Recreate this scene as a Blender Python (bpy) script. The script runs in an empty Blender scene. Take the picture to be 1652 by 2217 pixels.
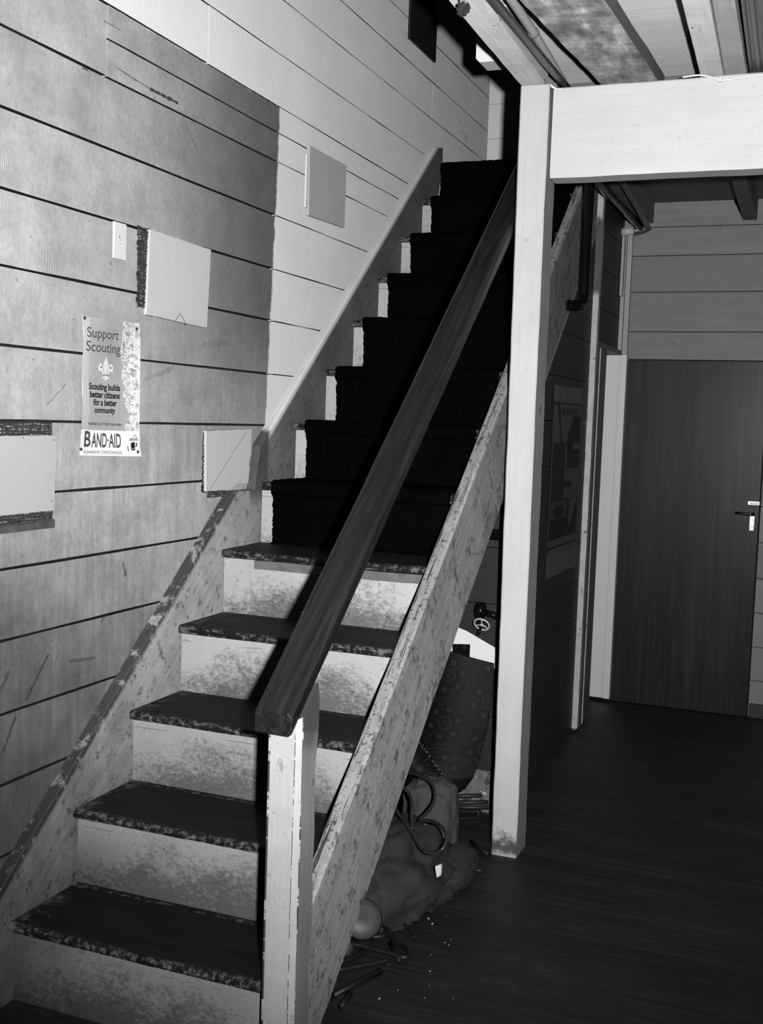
import bpy, bmesh, math, random
from mathutils import Vector, Matrix, noise as mnoise

random.seed(7)
S = 1.18                       # survey units -> metres
W0, H0 = 1652.0, 2217.0
PX, PY, FPX = 826.0, 1108.5, 2427.3366
CAM = (1.6787, -1.7654, 1.3508)
YAW, PITCH, ROLL = 0.3751, 0.0824, -0.035
RISE, GO, NOSE = 0.19, 0.2308, 0.0196
scene = bpy.context.scene
COL = scene.collection

# ------------------------------------------------------------------ camera
def _mm(a, b): return [[sum(a[i][k] * b[k][j] for k in range(3)) for j in range(3)] for i in range(3)]
ca, sa, cb, sb, cc, sc_ = math.cos(YAW), math.sin(YAW), math.cos(PITCH), math.sin(PITCH), math.cos(ROLL), math.sin(ROLL)
MC = _mm([[cc, sc_, 0], [-sc_, cc, 0], [0, 0, 1]],
         _mm([[1, 0, 0], [0, cb, -sb], [0, sb, cb]],
             _mm([[1, 0, 0], [0, 0, -1], [0, 1, 0]], [[ca, sa, 0], [-sa, ca, 0], [0, 0, 1]])))

def at(u, v, axis, val):
    """survey point on the plane axis=val that was measured at photo pixel (u, v)"""
    q = ((u - PX) / FPX, (v - PY) / FPX, 1.0)
    d = [sum(MC[k][i] * q[k] for k in range(3)) for i in range(3)]
    t = (val - CAM[axis]) / d[axis]
    return (CAM[0] + t * d[0], CAM[1] + t * d[1], CAM[2] + t * d[2])

cam = bpy.data.cameras.new('camera')
co = bpy.data.objects.new('camera', cam)
COL.objects.link(co)
R3 = Matrix(((MC[0][0], -MC[1][0], -MC[2][0]), (MC[0][1], -MC[1][1], -MC[2][1]), (MC[0][2], -MC[1][2], -MC[2][2])))
co.matrix_world = Matrix.Translation(Vector(CAM) * S) @ R3.to_4x4()
cam.sensor_fit = 'HORIZONTAL'
cam.sensor_width = 36.0
cam.lens = 36.0 * FPX / W0
cam.clip_start = 0.05
scene.camera = co

# ------------------------------------------------------------------ materials
class NT:
    def __init__(s, name):
        s.m = bpy.data.materials.new(name)
        s.m.use_nodes = True
        s.t = s.m.node_tree
        s.t.nodes.clear()
        s.out = s.t.nodes.new('ShaderNodeOutputMaterial')
        s.b = s.t.nodes.new('ShaderNodeBsdfPrincipled')
        s.t.links.new(s.b.outputs[0], s.out.inputs[0])
        tc = s.t.nodes.new('ShaderNodeTexCoord')
        mp = s.t.nodes.new('ShaderNodeMapping')
        mp.inputs['Scale'].default_value = (1 / S, 1 / S, 1 / S)
        s.t.links.new(tc.outputs['Object'], mp.inputs['Vector'])
        s.P = mp.outputs[0]
        sp = s.t.nodes.new('ShaderNodeSeparateXYZ')
        s.t.links.new(s.P, sp.inputs[0])
        s.x, s.y, s.z = sp.outputs
    def _in(s, sock, v):
        if isinstance(v, (int, float)): sock.default_value = v
        elif isinstance(v, (tuple, list)): sock.default_value = v
        else: s.t.links.new(v, sock)
    def math(s, op, a, b=0.0, c=0.0, clamp=False):
        n = s.t.nodes.new('ShaderNodeMath'); n.operation = op; n.use_clamp = clamp
        s._in(n.inputs[0], a); s._in(n.inputs[1], b); s._in(n.inputs[2], c)
        return n.outputs[0]
    def add(s, a, b): return s.math('ADD', a, b)
    def sub(s, a, b): return s.math('SUBTRACT', a, b)
    def mul(s, a, b): return s.math('MULTIPLY', a, b)
    def mix(s, f, a, b):   # a*(1-f)+b*f
        return s.add(a if not isinstance(a, (int, float)) else a, s.mul(f, s.sub(b, a))) if not (isinstance(a, (int, float)) and isinstance(b, (int, float))) else s.math('MULTIPLY_ADD', f, b - a, a)
    def sm(s, v, lo, hi):  # smoothstep lo..hi -> 0..1
        n = s.t.nodes.new('ShaderNodeMapRange'); n.interpolation_type = 'SMOOTHSTEP'
        a, b, o0, o1 = (lo, hi, 0.0, 1.0) if lo < hi else (hi, lo, 1.0, 0.0)
        s._in(n.inputs['Value'], v); n.inputs['From Min'].default_value = a; n.inputs['From Max'].default_value = b
        n.inputs['To Min'].default_value = o0; n.inputs['To Max'].default_value = o1
        return n.outputs[0]
    def vec(s, sx, sy, sz, loc=(0, 0, 0), rot=(0, 0, 0)):
        n = s.t.nodes.new('ShaderNodeMapping')
        n.inputs['Scale'].default_value = (sx, sy, sz); n.inputs['Location'].default_value = loc; n.inputs['Rotation'].default_value = rot
        s.t.links.new(s.P, n.inputs['Vector'])
        return n.outputs[0]
    def noise(s, scale=1.0, detail=4.0, rough=0.55, v=None, dist=0.0):
        n = s.t.nodes.new('ShaderNodeTexNoise')
        n.inputs['Scale'].default_value = scale; n.inputs['Detail'].default_value = detail
        n.inputs['Roughness'].default_value = rough; n.inputs['Distortion'].default_value = dist
        s.t.links.new(v if v is not None else s.P, n.inputs['Vector'])
        return n.outputs[0]
    def vor(s, scale, v=None, feature='F1', out=0):
        n = s.t.nodes.new('ShaderNodeTexVoronoi'); n.feature = feature
        n.inputs['Scale'].default_value = scale
        s.t.links.new(v if v is not None else s.P, n.inputs['Vector'])
        return n.outputs[out]
    def wn(s, v):
        n = s.t.nodes.new('ShaderNodeTexWhiteNoise'); n.noise_dimensions = '1D'
        s._in(n.inputs['W'], v)
        return n.outputs[0]
    def seg(s, a, b, w, rag):
        """1 near the (y, z) segment a-b, ragged by the socket rag"""
        (y0, z0), (y1, z1) = a, b
        dy, dz = y1 - y0, z1 - z0; L2 = dy * dy + dz * dz
        py, pz = s.sub(s.y, y0), s.sub(s.z, z0)
        t = s.math('DIVIDE', s.add(s.mul(py, dy), s.mul(pz, dz)), L2, clamp=True)
        ey, ez = s.sub(py, s.mul(t, dy)), s.sub(pz, s.mul(t, dz))
        d = s.math('SQRT', s.add(s.mul(ey, ey), s.mul(ez, ez)))
        return s.sm(s.add(d, s.mul(s.sub(rag, 0.5), w * 2.6)), w, w * 0.3)
    def attr(s, name):
        n = s.t.nodes.new('ShaderNodeAttribute'); n.attribute_name = name
        return n.outputs['Fac']
    def done(s, a, rough=0.6, spec=0.3, bump=None, bd=0.004, metal=0.0, coat=0.0, coat_rough=0.2, sheen=0.0):
        s._in(s.b.inputs['Base Color'], (a, a, a, 1) if isinstance(a, (int, float)) else a)
        s._in(s.b.inputs['Roughness'], rough)
        s.b.inputs['Specular IOR Level'].default_value = spec
        s.b.inputs['Metallic'].default_value = metal
        s.b.inputs['Coat Weight'].default_value = coat
        s.b.inputs['Coat Roughness'].default_value = coat_rough
        s.b.inputs['Sheen Weight'].default_value = sheen
        if bump is not None:
            n = s.t.nodes.new('ShaderNodeBump'); n.inputs['Distance'].default_value = bd; n.inputs['Strength'].default_value = 1.0
            s._in(n.inputs['Height'], bump)
            s.t.links.new(n.outputs[0], s.b.inputs['Normal'])
        return s.m

def aged(name, a, grain=None, gs=50.0, ga=0.2, blotch=0.2, bs=5.0, dark=None, light=None, rough=0.6, spec=0.3, bd=0.002, fine=0.08, metal=0.0, coat=0.0, coat_rough=0.25):
    """general worn surface: streaky grain along an axis, blotches, dark and light flecks"""
    n = NT(name)
    v = a
    bl = n.noise(bs, 5, 0.6)
    v = n.mul(n.add(1.0 - blotch, n.mul(bl, 2 * blotch)), a)
    h = bl
    if grain is not None:
        sc = [gs, gs, gs]
        if isinstance(grain, int): sc[grain] = gs * 0.04
        vv = n.vec(*sc) if isinstance(grain, int) else grain(n)
        g = n.noise(1.0, 5, 0.65, vv, 0.4)
        v = n.mul(v, n.add(1 - ga * 2, n.mul(g, ga * 4)))
        h = g
    f = n.noise(220, 2, 0.7)
    v = n.mul(v, n.add(1 - fine, n.mul(f, 2 * fine)))
    if dark:
        sc, th, val = dark
        d = n.sm(n.noise(sc, 4, 0.7), th, th + 0.05)
        v = n.mix(d, v, val)
    if light:
        sc, th, val = light
        d = n.sm(n.noise(sc, 4, 0.7), th, th + 0.04)
        v = n.mix(d, v, val)
    return n.done(v, rough, spec, h, bd, metal, coat, coat_rough)

def slope_grain(gs):   # grain that runs up the pitch of the stair (y-z direction)
    def f(n):
        a = n.t.nodes.new('ShaderNodeMapping'); a.inputs['Rotation'].default_value = (-math.atan(0.823), 0, 0)
        b = n.t.nodes.new('ShaderNodeMapping'); b.inputs['Scale'].default_value = (gs, gs * 0.04, gs)
        n.t.links.new(n.P, a.inputs['Vector']); n.t.links.new(a.outputs[0], b.inputs['Vector'])
        return b.outputs[0]
    return f

# left wall: rough sawn painted boards, grimy, with a freshly painted zone
n = NT('sawn_board_paint')
idx = n.math('FLOOR', n.math('DIVIDE', n.add(n.z, 0.003), 0.1663))
tone = n.add(0.9, n.mul(n.wn(idx), 0.2))
ww = n.noise(2.2, 3, 0.5)
ph = n.add(n.add(n.mul(n.y, 1.0), n.mul(n.z, 0.32)), n.add(n.mul(ww, 0.22), n.mul(n.wn(idx), 0.7)))
saw = n.math('SINE', n.mul(ph, 2 * math.pi / 0.0062))
sawm = n.mul(n.sm(n.noise(3.1, 3, 0.5), 0.36, 0.62), n.sm(n.z, 2.15, 1.7))
big = n.noise(1.7, 5, 0.6)
mid = n.noise(9, 5, 0.65)
fine = n.noise(70, 4, 0.7)
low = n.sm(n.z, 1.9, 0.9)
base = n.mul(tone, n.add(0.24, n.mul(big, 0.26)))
base = n.mul(base, n.add(0.22, n.mul(n.sm(n.add(n.add(n.z, n.mul(n.y, 0.45)), n.mul(n.sub(big, 0.5), 0.7)), 0.55, 1.5), 0.76)))  # darker to the lower left: flash falloff put into the grimy board colour
base = n.mul(base, n.add(0.50, n.mul(mid, 1.0)))
base = n.mul(base, n.add(0.70, n.mul(fine, 0.6)))
stk = n.noise(1, 5, 0.7, n.vec(9, 38, 3.5, (0, 0, 0), (0.25, 0, 0)))
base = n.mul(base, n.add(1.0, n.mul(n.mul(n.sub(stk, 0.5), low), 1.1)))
base = n.mul(base, n.add(1.0, n.mul(n.mul(saw, sawm), 0.16)))
# hand grime: worn dark zone beside the newer paint and up the stair line
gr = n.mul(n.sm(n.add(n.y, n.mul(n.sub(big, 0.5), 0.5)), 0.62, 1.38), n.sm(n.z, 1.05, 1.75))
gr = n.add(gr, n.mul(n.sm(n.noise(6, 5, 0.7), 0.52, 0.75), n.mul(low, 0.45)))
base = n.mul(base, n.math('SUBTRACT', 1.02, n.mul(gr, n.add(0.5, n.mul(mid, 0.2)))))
flk = n.sm(n.noise(34, 5, 0.75), 0.645, 0.70)
base = n.mix(n.mul(flk, 0.75), base, 0.05)
scr = n.sm(n.noise(1, 4, 0.6, n.vec(60, 26, 5, (0, 0, 0), (0.6, 0, 0))), 0.70, 0.74)
base = n.mix(n.mul(scr, n.mul(low, 0.75)), base, 0.06)
rag = n.noise(45, 5, 0.75)
def yz(u, v): p = at(u, v, 0, 0); return (p[1], p[2])
for (a_, b_, w_, k_) in (((326, 193), (384, 223), 0.0060, 0.95), ((250, 145), (330, 196), 0.0022, 0.8), ((104, 1418), (58, 1512), 0.0050, 0.8), ((34, 1552), (8, 1625), 0.0060, 0.75),
                     ((152, 1432), (205, 1424), 0.0065, 0.55), ((267, 1222), (272, 1244), 0.0070, 0.7), ((142, 832), (102, 876), 0.0016, 0.7), ((316, 822), (374, 796), 0.0085, 0.20),
                     ((440, 748), (492, 742), 0.0130, 0.18), ((405, 275), (428, 330), 0.0030, 0.45), ((220, 1345), (228, 1332), 0.0070, 0.5), ((180, 148), (190, 152), 0.0045, 0.8), ((226, 45), (262, 66), 0.0020, 0.7),
                     ((20, 1455), (2, 1492), 0.006, 0.6), ((128, 1405), (118, 1440), 0.004, 0.4)):
    base = n.mix(n.mul(n.seg(yz(*a_), yz(*b_), w_, rag), k_), base, 0.035)
edge = n.add(n.add(n.y, n.mul(n.sub(n.noise(18, 3, 0.6), 0.5), 0.035)), n.mul(n.sub(n.z, 2.24), -0.045))
pm = n.math('MAXIMUM', n.sm(edge, 1.487, 1.502), n.mul(n.sm(n.add(n.z, n.mul(n.sub(n.noise(30, 3, 0.6), 0.5), 0.02)), 2.322, 2.33), n.sm(n.y, 0.40, 0.44)))
paint = n.mul(n.add(0.78, n.mul(n.noise(3.5, 4, 0.6), 0.16)), n.add(0.92, n.mul(fine, 0.16)))
stn = n.mul(n.sm(n.noise(1, 5, 0.7, n.vec(4, 4, 14)), 0.56, 0.72), n.sm(n.y, 2.2, 3.4))
paint = n.mix(n.mul(stn, 0.5), paint, 0.2)
col = n.mix(pm, base, paint)
hb = n.add(n.mul(saw, n.mul(sawm, 0.18)), n.mul(fine, 0.7))
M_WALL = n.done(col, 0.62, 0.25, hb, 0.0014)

def board_mat(name, a, pitch, z0, axis=2, run=0, dirt=0.3, rough=0.6, spec=0.3, ga=0.12, gs=45):
    n = NT(name)
    c = (n.x, n.y, n.z)[axis]
    idx = n.math('FLOOR', n.math('DIVIDE', n.sub(c, z0), pitch))
    tone = n.add(0.86, n.mul(n.wn(n.add(idx, 0.37)), 0.28))
    sc = [gs, gs, gs]; sc[run] = gs * 0.05
    g = n.noise(1, 5, 0.65, n.vec(*sc), 0.5)
    v = n.mul(n.mul(tone, a), n.add(1 - 2 * ga, n.mul(g, 4 * ga)))
    b = n.noise(4.5, 5, 0.65)
    v = n.mul(v, n.math('SUBTRACT', 1.0 + dirt * 0.5, n.mul(b, dirt)))
    k = n.sm(n.noise(24, 4, 0.75), 0.66, 0.72)
    v = n.mix(n.mul(k, 0.7), v, a * 0.25)
    return n.done(v, rough, spec, g, 0.0012)

M_BACK = board_mat('painted_lining_boards', 0.185, 0.1705, 0.14)
M_PART = board_mat('dark_stained_boards', 0.021, 0.171, 0.0, run=1)
M_CEIL = board_mat('floorboard_underside', 0.88, 0.28, 0.0, axis=1, run=0, ga=0.06)
M_CEILB = board_mat('bare_floorboard_underside', 0.10, 0.14, 0.0, axis=1, run=0, ga=0.08)

# floor: dark, scuffed, narrow boards across the room
n = NT('dark_floorboards')
idx = n.math('FLOOR', n.math('DIVIDE', n.y, 0.085))
tone = n.add(0.75, n.mul(n.wn(idx), 0.5))
g = n.noise(1, 6, 0.7, n.vec(3, 60, 3), 0.5)
b1 = n.noise(2.6, 5, 0.62)
v = n.mul(n.mul(tone, 0.020), n.mul(n.math('POWER', g, 1.8), 2.9))
v = n.mul(v, n.add(0.25, n.mul(b1, 1.5)))
sc = n.sm(n.noise(1, 5, 0.7, n.vec(5, 16, 5)), 0.58, 0.78)
v = n.add(v, n.mul(sc, 0.035))
v = n.mix(n.sm(n.noise(75, 2, 0.6), 0.80, 0.83), v, 0.25)
M_FLOOR = n.done(v, n.add(0.42, n.mul(b1, 0.3)), 0.35, g, 0.0012)

# riser paint with kick marks
n = NT('kicked_riser_paint')
zz = n.math('FRACT', n.math('DIVIDE', n.add(n.z, 0.0001), RISE))
fx = n.sm(n.math('ABSOLUTE', n.sub(n.x, 0.37)), 0.36, 0.1)
big = n.noise(7, 6, 0.74, n.vec(1.0, 1.0, 1.35))
fin = n.noise(1, 5, 0.78, n.vec(75, 75, 120))
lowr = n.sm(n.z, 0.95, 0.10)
m = n.add(n.mul(n.sub(big, 0.5), 1.5), n.mul(n.sub(fin, 0.5), 1.7))
m = n.add(m, n.add(n.mul(n.sub(0.58, zz), 0.95), n.mul(n.sub(fx, 0.75), 0.5)))
m = n.add(m, n.mul(lowr, 0.06))
dm = n.mul(n.sm(m, -0.15, 0.62), n.sm(zz, 0.92, 0.70))
sp = n.sm(n.noise(42, 5, 0.78), 0.60, 0.66)
wh = n.mul(n.add(0.31, n.mul(n.noise(5, 4, 0.6), 0.20)), n.add(0.80, n.mul(n.noise(150, 4, 0.75), 0.4)))
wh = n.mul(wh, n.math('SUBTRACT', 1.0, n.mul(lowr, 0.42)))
v = n.mix(n.mul(dm, n.add(0.62, n.mul(fin, 0.4))), wh, 0.055)
v = n.mix(n.mul(sp, 0.6), v, 0.08)
cor = n.mul(n.sm(n.add(n.x, n.mul(n.sub(big, 0.5), 0.3)), 0.28, 0.02), n.sm(n.z, 0.42, 0.16))  # lower left corner: flash falloff darkened into the riser paint
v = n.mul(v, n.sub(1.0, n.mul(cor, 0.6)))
crk = n.sm(n.math('ABSOLUTE', n.sub(zz, n.add(0.765, n.mul(n.sub(n.noise(6, 2, 0.5), 0.5), 0.05)))), 0.006, 0.002)
v = n.mix(n.mul(crk, n.sm(n.noise(11, 2, 0.5), 0.52, 0.56)), v, 0.1)
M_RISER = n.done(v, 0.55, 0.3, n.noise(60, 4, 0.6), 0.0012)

# treads: dark varnish, worn at the nosing
n = NT('worn_dark_tread')
yy = n.math('FRACT', n.math('DIVIDE', n.add(n.y, NOSE), GO))
g = n.noise(1, 6, 0.7, n.vec(2.6, 46, 30), 0.5)
v = n.add(0.004, n.mul(n.math('POWER', g, 2.0), 0.04))
v = n.mul(v, n.add(0.5, n.mul(n.noise(4, 4, 0.6), 1.0)))
fr = n.sm(yy, 0.10, 0.0)
we = n.mul(n.sm(n.noise(70, 5, 0.75), 0.46, 0.62), fr)
v = n.mix(n.mul(we, 0.65), v, 0.30)
nl = n.sm(n.noise(30, 5, 0.7), 0.44, 0.62)
leftend = n.sm(n.x, 0.085, 0.045)
v = n.mix(n.mul(leftend, n.mul(nl, 0.55)), v, 0.28)
v = n.mix(n.sm(n.noise(60, 2, 0.6), 0.79, 0.81), v, 0.3)
M_TREAD = n.done(n.mul(v, 0.6), n.add(0.5, n.mul(n.noise(8, 4, 0.6), 0.25)), 0.14, g, 0.0015)

# stringers and newel
def string_mat(name, a, top_z=None):
    n = NT(name)
    g = n.noise(1, 5, 0.7, slope_grain(60)(n), 0.6)
    b = n.noise(5, 5, 0.65)
    v = n.mul(n.mul(a, n.add(0.45, n.mul(g, 1.1))), n.add(0.5, n.mul(b, 1.0)))
    v = n.mul(v, n.add(0.7, n.mul(n.noise(90, 5, 0.75), 0.6)))
    d = n.sm(n.noise(20, 6, 0.82), 0.49, 0.64)
    v = n.mix(n.mul(d, 0.85), v, a * 0.16)
    fl2 = n.sm(n.noise(1, 4, 0.75, slope_grain(170)(n)), 0.66, 0.70)
    v = n.mix(n.mul(fl2, n.mul(n.sm(n.y, 1.4, 0.5), 0.7)), v, 0.5)
    v = n.mul(v, n.mix(n.sm(n.add(n.y, n.mul(b, 0.4)), 1.9, 2.4), 1.0, 0.62))  # shade past the post and beam put into the string colour
    sc = n.sm(n.noise(1, 4, 0.65, slope_grain(140)(n)), 0.70, 0.74)
    v = n.mix(n.mul(sc, 0.8), v, 0.6)
    sp = n.sm(n.noise(58, 2, 0.6), 0.765, 0.785)
    v = n.mix(sp, v, 0.7)
    return n.done(v, 0.6, 0.25, n.add(g, n.mul(b, 0.4)), 0.0018)
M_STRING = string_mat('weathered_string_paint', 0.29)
n = NT('wall_string_paint')
g = n.noise(1, 5, 0.7, slope_grain(50)(n), 0.6)
b = n.noise(6, 5, 0.7)
cl = n.sm(n.add(n.y, n.mul(n.sub(n.noise(20, 4, 0.7), 0.5), 0.10)), 1.40, 1.44)
new = n.add(0.5, n.mul(b, 0.2))
olda = n.mul(n.add(0.14, n.mul(b, 0.44)), n.add(0.6, n.mul(g, 0.8)))
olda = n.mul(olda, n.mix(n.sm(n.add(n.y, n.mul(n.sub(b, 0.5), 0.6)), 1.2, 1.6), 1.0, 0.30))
olda = n.mix(n.mul(n.sm(n.noise(30, 6, 0.8), 0.54, 0.64), 0.8), olda, 0.05)
v = olda
ed = n.sm(n.sub(n.math('MULTIPLY_ADD', n.y, 0.828, 0.122), n.z), 0.035, 0.012)   # edge band
v = n.mix(n.mul(ed, cl), v, n.mul(new, 1.25))
v = n.mix(n.mul(n.mul(ed, n.sub(1.0, cl)), n.sm(n.noise(18, 5, 0.7), 0.38, 0.50)), v, 0.06)
v = n.mix(n.mul(n.sm(n.math('ABSOLUTE', n.sub(n.y, 1.365)), 0.075, 0.045), n.sm(n.z, 1.05, 1.12)), v, n.mul(n.add(0.02, n.mul(g, 0.12)), 1.0))
v = n.mul(v, n.mix(n.sm(n.add(n.z, n.mul(n.sub(b, 0.5), 0.3)), 0.12, 0.75), 0.30, 1.0))  # foot of the string darkened: flash edge falloff painted in
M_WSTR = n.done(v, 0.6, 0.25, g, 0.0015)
n = NT('worn_string_edge')
b = n.noise(85, 5, 0.78)
v = n.mul(n.add(0.20, n.mul(n.noise(9, 3, 0.6), 0.20)), n.add(0.7, n.mul(b, 0.6)))
v = n.mix(n.sm(b, 0.53, 0.62), v, 0.05)
v = n.mix(n.sm(n.noise(1, 5, 0.7, slope_grain(110)(n)), 0.53, 0.60), v, 0.04)
M_SEDGE = n.done(v, 0.7, 0.2, b, 0.003)
def white_paint(name, a, dirt=0.4, gaxis=2, base_dirt=False, bsx=4.0):
    n = NT(name)
    sc = [50, 50, 50]; sc[gaxis] = 3
    g = n.noise(1, 5, 0.7, n.vec(*sc), 0.6)
    b = n.noise(bsx, 5, 0.65)
    v = n.mul(n.mul(a, n.add(0.88, n.mul(g, 0.24))), n.add(1 - dirt * 0.4, n.mul(b, dirt * 0.8)))
    d = n.sm(n.noise(13, 5, 0.75), 0.63, 0.74)
    v = n.mix(n.mul(d, dirt), v, 0.16)
    d2 = n.sm(n.noise(80, 4, 0.75), 0.66, 0.72)
    v = n.mix(n.mul(d2, dirt * 0.9), v, 0.10)
    if base_dirt:
        q = n.sm(n.add(n.z, n.mul(n.sub(n.noise(30, 5, 0.75), 0.5), 0.14)), 0.085, 0.035)
        q2 = n.sm(n.add(n.z, n.mul(n.noise(40, 5, 0.75), 0.05)), 0.018, 0.05)
        v = n.mix(n.mul(q, n.mul(q2, 0.92)), v, 0.035)
    return n.done(v, 0.6, 0.3, n.add(g, n.noise(100, 3, 0.6)), 0.0012)
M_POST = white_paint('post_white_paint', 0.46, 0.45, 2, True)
n = NT('newel_white_paint')
g = n.noise(1, 5, 0.7, n.vec(50, 50, 3), 0.6); b = n.noise(9, 5, 0.7)
v = n.mul(0.33, n.mul(n.add(0.85, n.mul(g, 0.3)), n.add(0.72, n.mul(b, 0.56))))
v = n.mix(n.mul(n.sm(n.noise(26, 5, 0.78), 0.60, 0.68), 0.6), v, 0.12)
wob = n.mul(n.sub(n.noise(1, 3, 0.6, n.vec(0, 0, 9)), 0.5), 0.004)
xx = n.add(n.x, wob)
brk = n.sm(n.noise(1, 4, 0.7, n.vec(2, 2, 30)), 0.42, 0.5)
ln1 = n.mul(n.sm(n.math('ABSOLUTE', n.sub(xx, 0.7525)), 0.0010, 0.0004), brk)
ln2 = n.mul(n.sm(xx, 0.7005, 0.698), n.sm(n.noise(1, 4, 0.7, n.vec(2, 2, 24, (3, 3, 3))), 0.40, 0.5))
ln3 = n.mul(n.sm(xx, 0.7636, 0.7648), n.sm(n.noise(1, 4, 0.7, n.vec(2, 2, 28, (7, 3, 3))), 0.42, 0.5))
v = n.mix(n.math('MAXIMUM', ln1, n.math('MAXIMUM', ln2, ln3)), v, 0.03)
M_NEWEL = n.done(v, 0.6, 0.25, n.add(g, n.noise(100, 3, 0.6)), 0.0012)
M_NCAP = aged('newel_dark_cap', 0.035, None, blotch=0.4, bs=20, rough=0.7)  # cap darker than the newel faces
M_BEAM = white_paint('beam_white_paint', 0.52, 0.34, 0)
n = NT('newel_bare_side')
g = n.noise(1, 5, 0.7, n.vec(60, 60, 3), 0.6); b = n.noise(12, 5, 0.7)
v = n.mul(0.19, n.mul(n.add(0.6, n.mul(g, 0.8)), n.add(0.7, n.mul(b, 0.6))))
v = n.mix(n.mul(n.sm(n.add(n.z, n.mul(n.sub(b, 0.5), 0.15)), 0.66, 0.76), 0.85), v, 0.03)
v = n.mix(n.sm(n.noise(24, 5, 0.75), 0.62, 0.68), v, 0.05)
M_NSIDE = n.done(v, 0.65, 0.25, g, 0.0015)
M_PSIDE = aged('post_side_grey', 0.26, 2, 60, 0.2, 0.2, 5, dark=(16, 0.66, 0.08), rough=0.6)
n = NT('dark_handrail_varnish')
g = n.noise(1, 6, 0.72, slope_grain(70)(n), 0.7)
v = n.add(0.002, n.mul(n.math('POWER', g, 3.2), 0.16))
v = n.mul(v, n.add(0.25, n.mul(n.noise(1, 4, 0.6, slope_grain(14)(n)), 1.5)))
v = n.mix(n.sm(n.noise(1, 2, 0.6, slope_grain(75)(n)), 0.80, 0.82), v, 0.45)
ck = n.sm(n.noise(36, 1, 0.5), 0.80, 0.82)
v = n.mix(ck, v, 0.55)
M_RAIL = n.done(n.mul(v, 0.42), n.add(0.34, n.mul(g, 0.25)), 0.3, g, 0.0016)

n = NT('black_carpet_pile')
f = n.noise(260, 3, 0.7)
v = n.mul(n.add(0.001, n.mul(n.math('POWER', f, 2.0), 0.006)), n.add(0.6, n.mul(n.noise(7, 4, 0.6), 0.8)))
M_CARPET = n.done(v, 1.0, 0.0, f, 0.006)

M_JOIST = aged('whitewashed_joist', 0.88, 1, 40, 0.12, 0.22, 5, dark=(18, 0.66, 0.15), rough=0.7)
M_JRAW = aged('raw_pine_batten', 0.55, 1, 45, 0.2, 0.2, 4, dark=(9, 0.70, 0.10), rough=0.65)
M_JGREY = aged('grey_joist', 0.14, 1, 45, 0.14, 0.25, 5, dark=(16, 0.64, 0.08), rough=0.7)
n = NT('mottled_stained_plank')
b = n.noise(9, 6, 0.7); c = n.noise(1, 5, 0.65, n.vec(22, 5, 5))
v = n.add(0.05, n.mul(n.math('POWER', n.mul(n.add(b, c), 0.80), 4.2), 0.95))
v = n.mix(n.sm(n.noise(14, 4, 0.7), 0.66, 0.72), v, 0.52)
v = n.mix(n.sm(n.noise(1, 3, 0.6, n.vec(60, 8, 8)), 0.70, 0.74), v, 0.5)
M_PLANK = n.done(v, 0.7, 0.2, b, 0.002)
M_PLANKE = aged('plank_bare_edge', 0.12, 1, 60, 0.25, 0.3, 8, light=(50, 0.72, 0.4), rough=0.7)
M_BROWN = aged('stained_downpipe', 0.12, 1, 35, 0.3, 0.2, 4, rough=0.45, spec=0.4)

n = NT('veneer_door')
g = n.noise(1, 6, 0.7, n.vec(60, 60, 1.6), 0.8)
g2 = n.noise(1, 4, 0.6, n.vec(9, 9, 0.7), 0.3)
v = n.mul(n.add(0.001, n.mul(n.math('POWER', g, 2.8), 0.085)), n.add(0.05, n.mul(g2, 1.4)))
M_DOOR = n.done(v, 0.5, 0.1, g, 0.0006, coat=0.20, coat_rough=0.33)
M_WDOOR = aged('white_door_paint', 0.58, 2, 30, 0.04, 0.06, 3, rough=0.5)
n = NT('chipped_trim_paint')
b = n.noise(14, 5, 0.7)
v = n.mul(0.40, n.add(0.6, n.mul(b, 0.8)))
zs = n.add(n.z, n.mul(n.sub(n.noise(12, 4, 0.6), 0.5), 0.06))
st1 = n.mul(n.sm(zs, 1.90, 1.94), n.sm(zs, 2.26, 2.23))
v = n.mix(n.mul(st1, 0.9), v, 0.03)
v = n.mix(n.sm(n.noise(30, 5, 0.75), 0.60, 0.66), v, 0.10)
M_TRIM = n.done(v, 0.6, 0.25, b, 0.0015)
M_TRIMG = aged('grey_and_shaded_trim_paint', 0.30, 2, 40, 0.1, 0.15, 6, rough=0.6)
M_TRIMD = aged('dark_trim_paint', 0.10, 2, 40, 0.1, 0.15, 6, rough=0.5)
M_SKIRT = aged('dark_skirting', 0.025, 0, 40, 0.15, 0.2, 5, rough=0.5)
M_GAP = aged('gap_darkness', 0.012, None, blotch=0.1, rough=0.9)
M_PANEL = aged('cover_board', 0.40, None, blotch=0.07, bs=3, dark=(26, 0.72, 0.3), rough=0.7, fine=0.1)
M_PANELG = aged('grey_cover_board', 0.46, None, blotch=0.08, bs=4, dark=(30, 0.74, 0.15), rough=0.7)
M_PLAST = aged('white_plaster_repair', 0.72, None, blotch=0.08, rough=0.7)
M_NET = aged('torn_hessian', 0.035, None, blotch=0.3, bs=30, rough=0.9)
M_PLATE = aged('ivory_switch_plate', 0.66, None, blotch=0.05, rough=0.35, spec=0.4)
M_BLACKP = aged('black_iron_pipe', 0.004, None, blotch=0.2, bs=9, rough=0.14, spec=0.14, fine=0.02, bd=0.0003)
M_GREYP = aged('grey_steel_pipe', 0.055, None, blotch=0.2, bs=9, rough=0.35, spec=0.5)
M_LPIPE = aged('painted_light_pipe', 0.40, None, blotch=0.12, bs=9, rough=0.5, dark=(30, 0.68, 0.15))
M_CHROME = aged('polished_chrome', 0.6, None, blotch=0.05, rough=0.2, metal=1.0)
M_CABLE = aged('white_cable', 0.72, None, blotch=0.05, rough=0.5)
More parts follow.
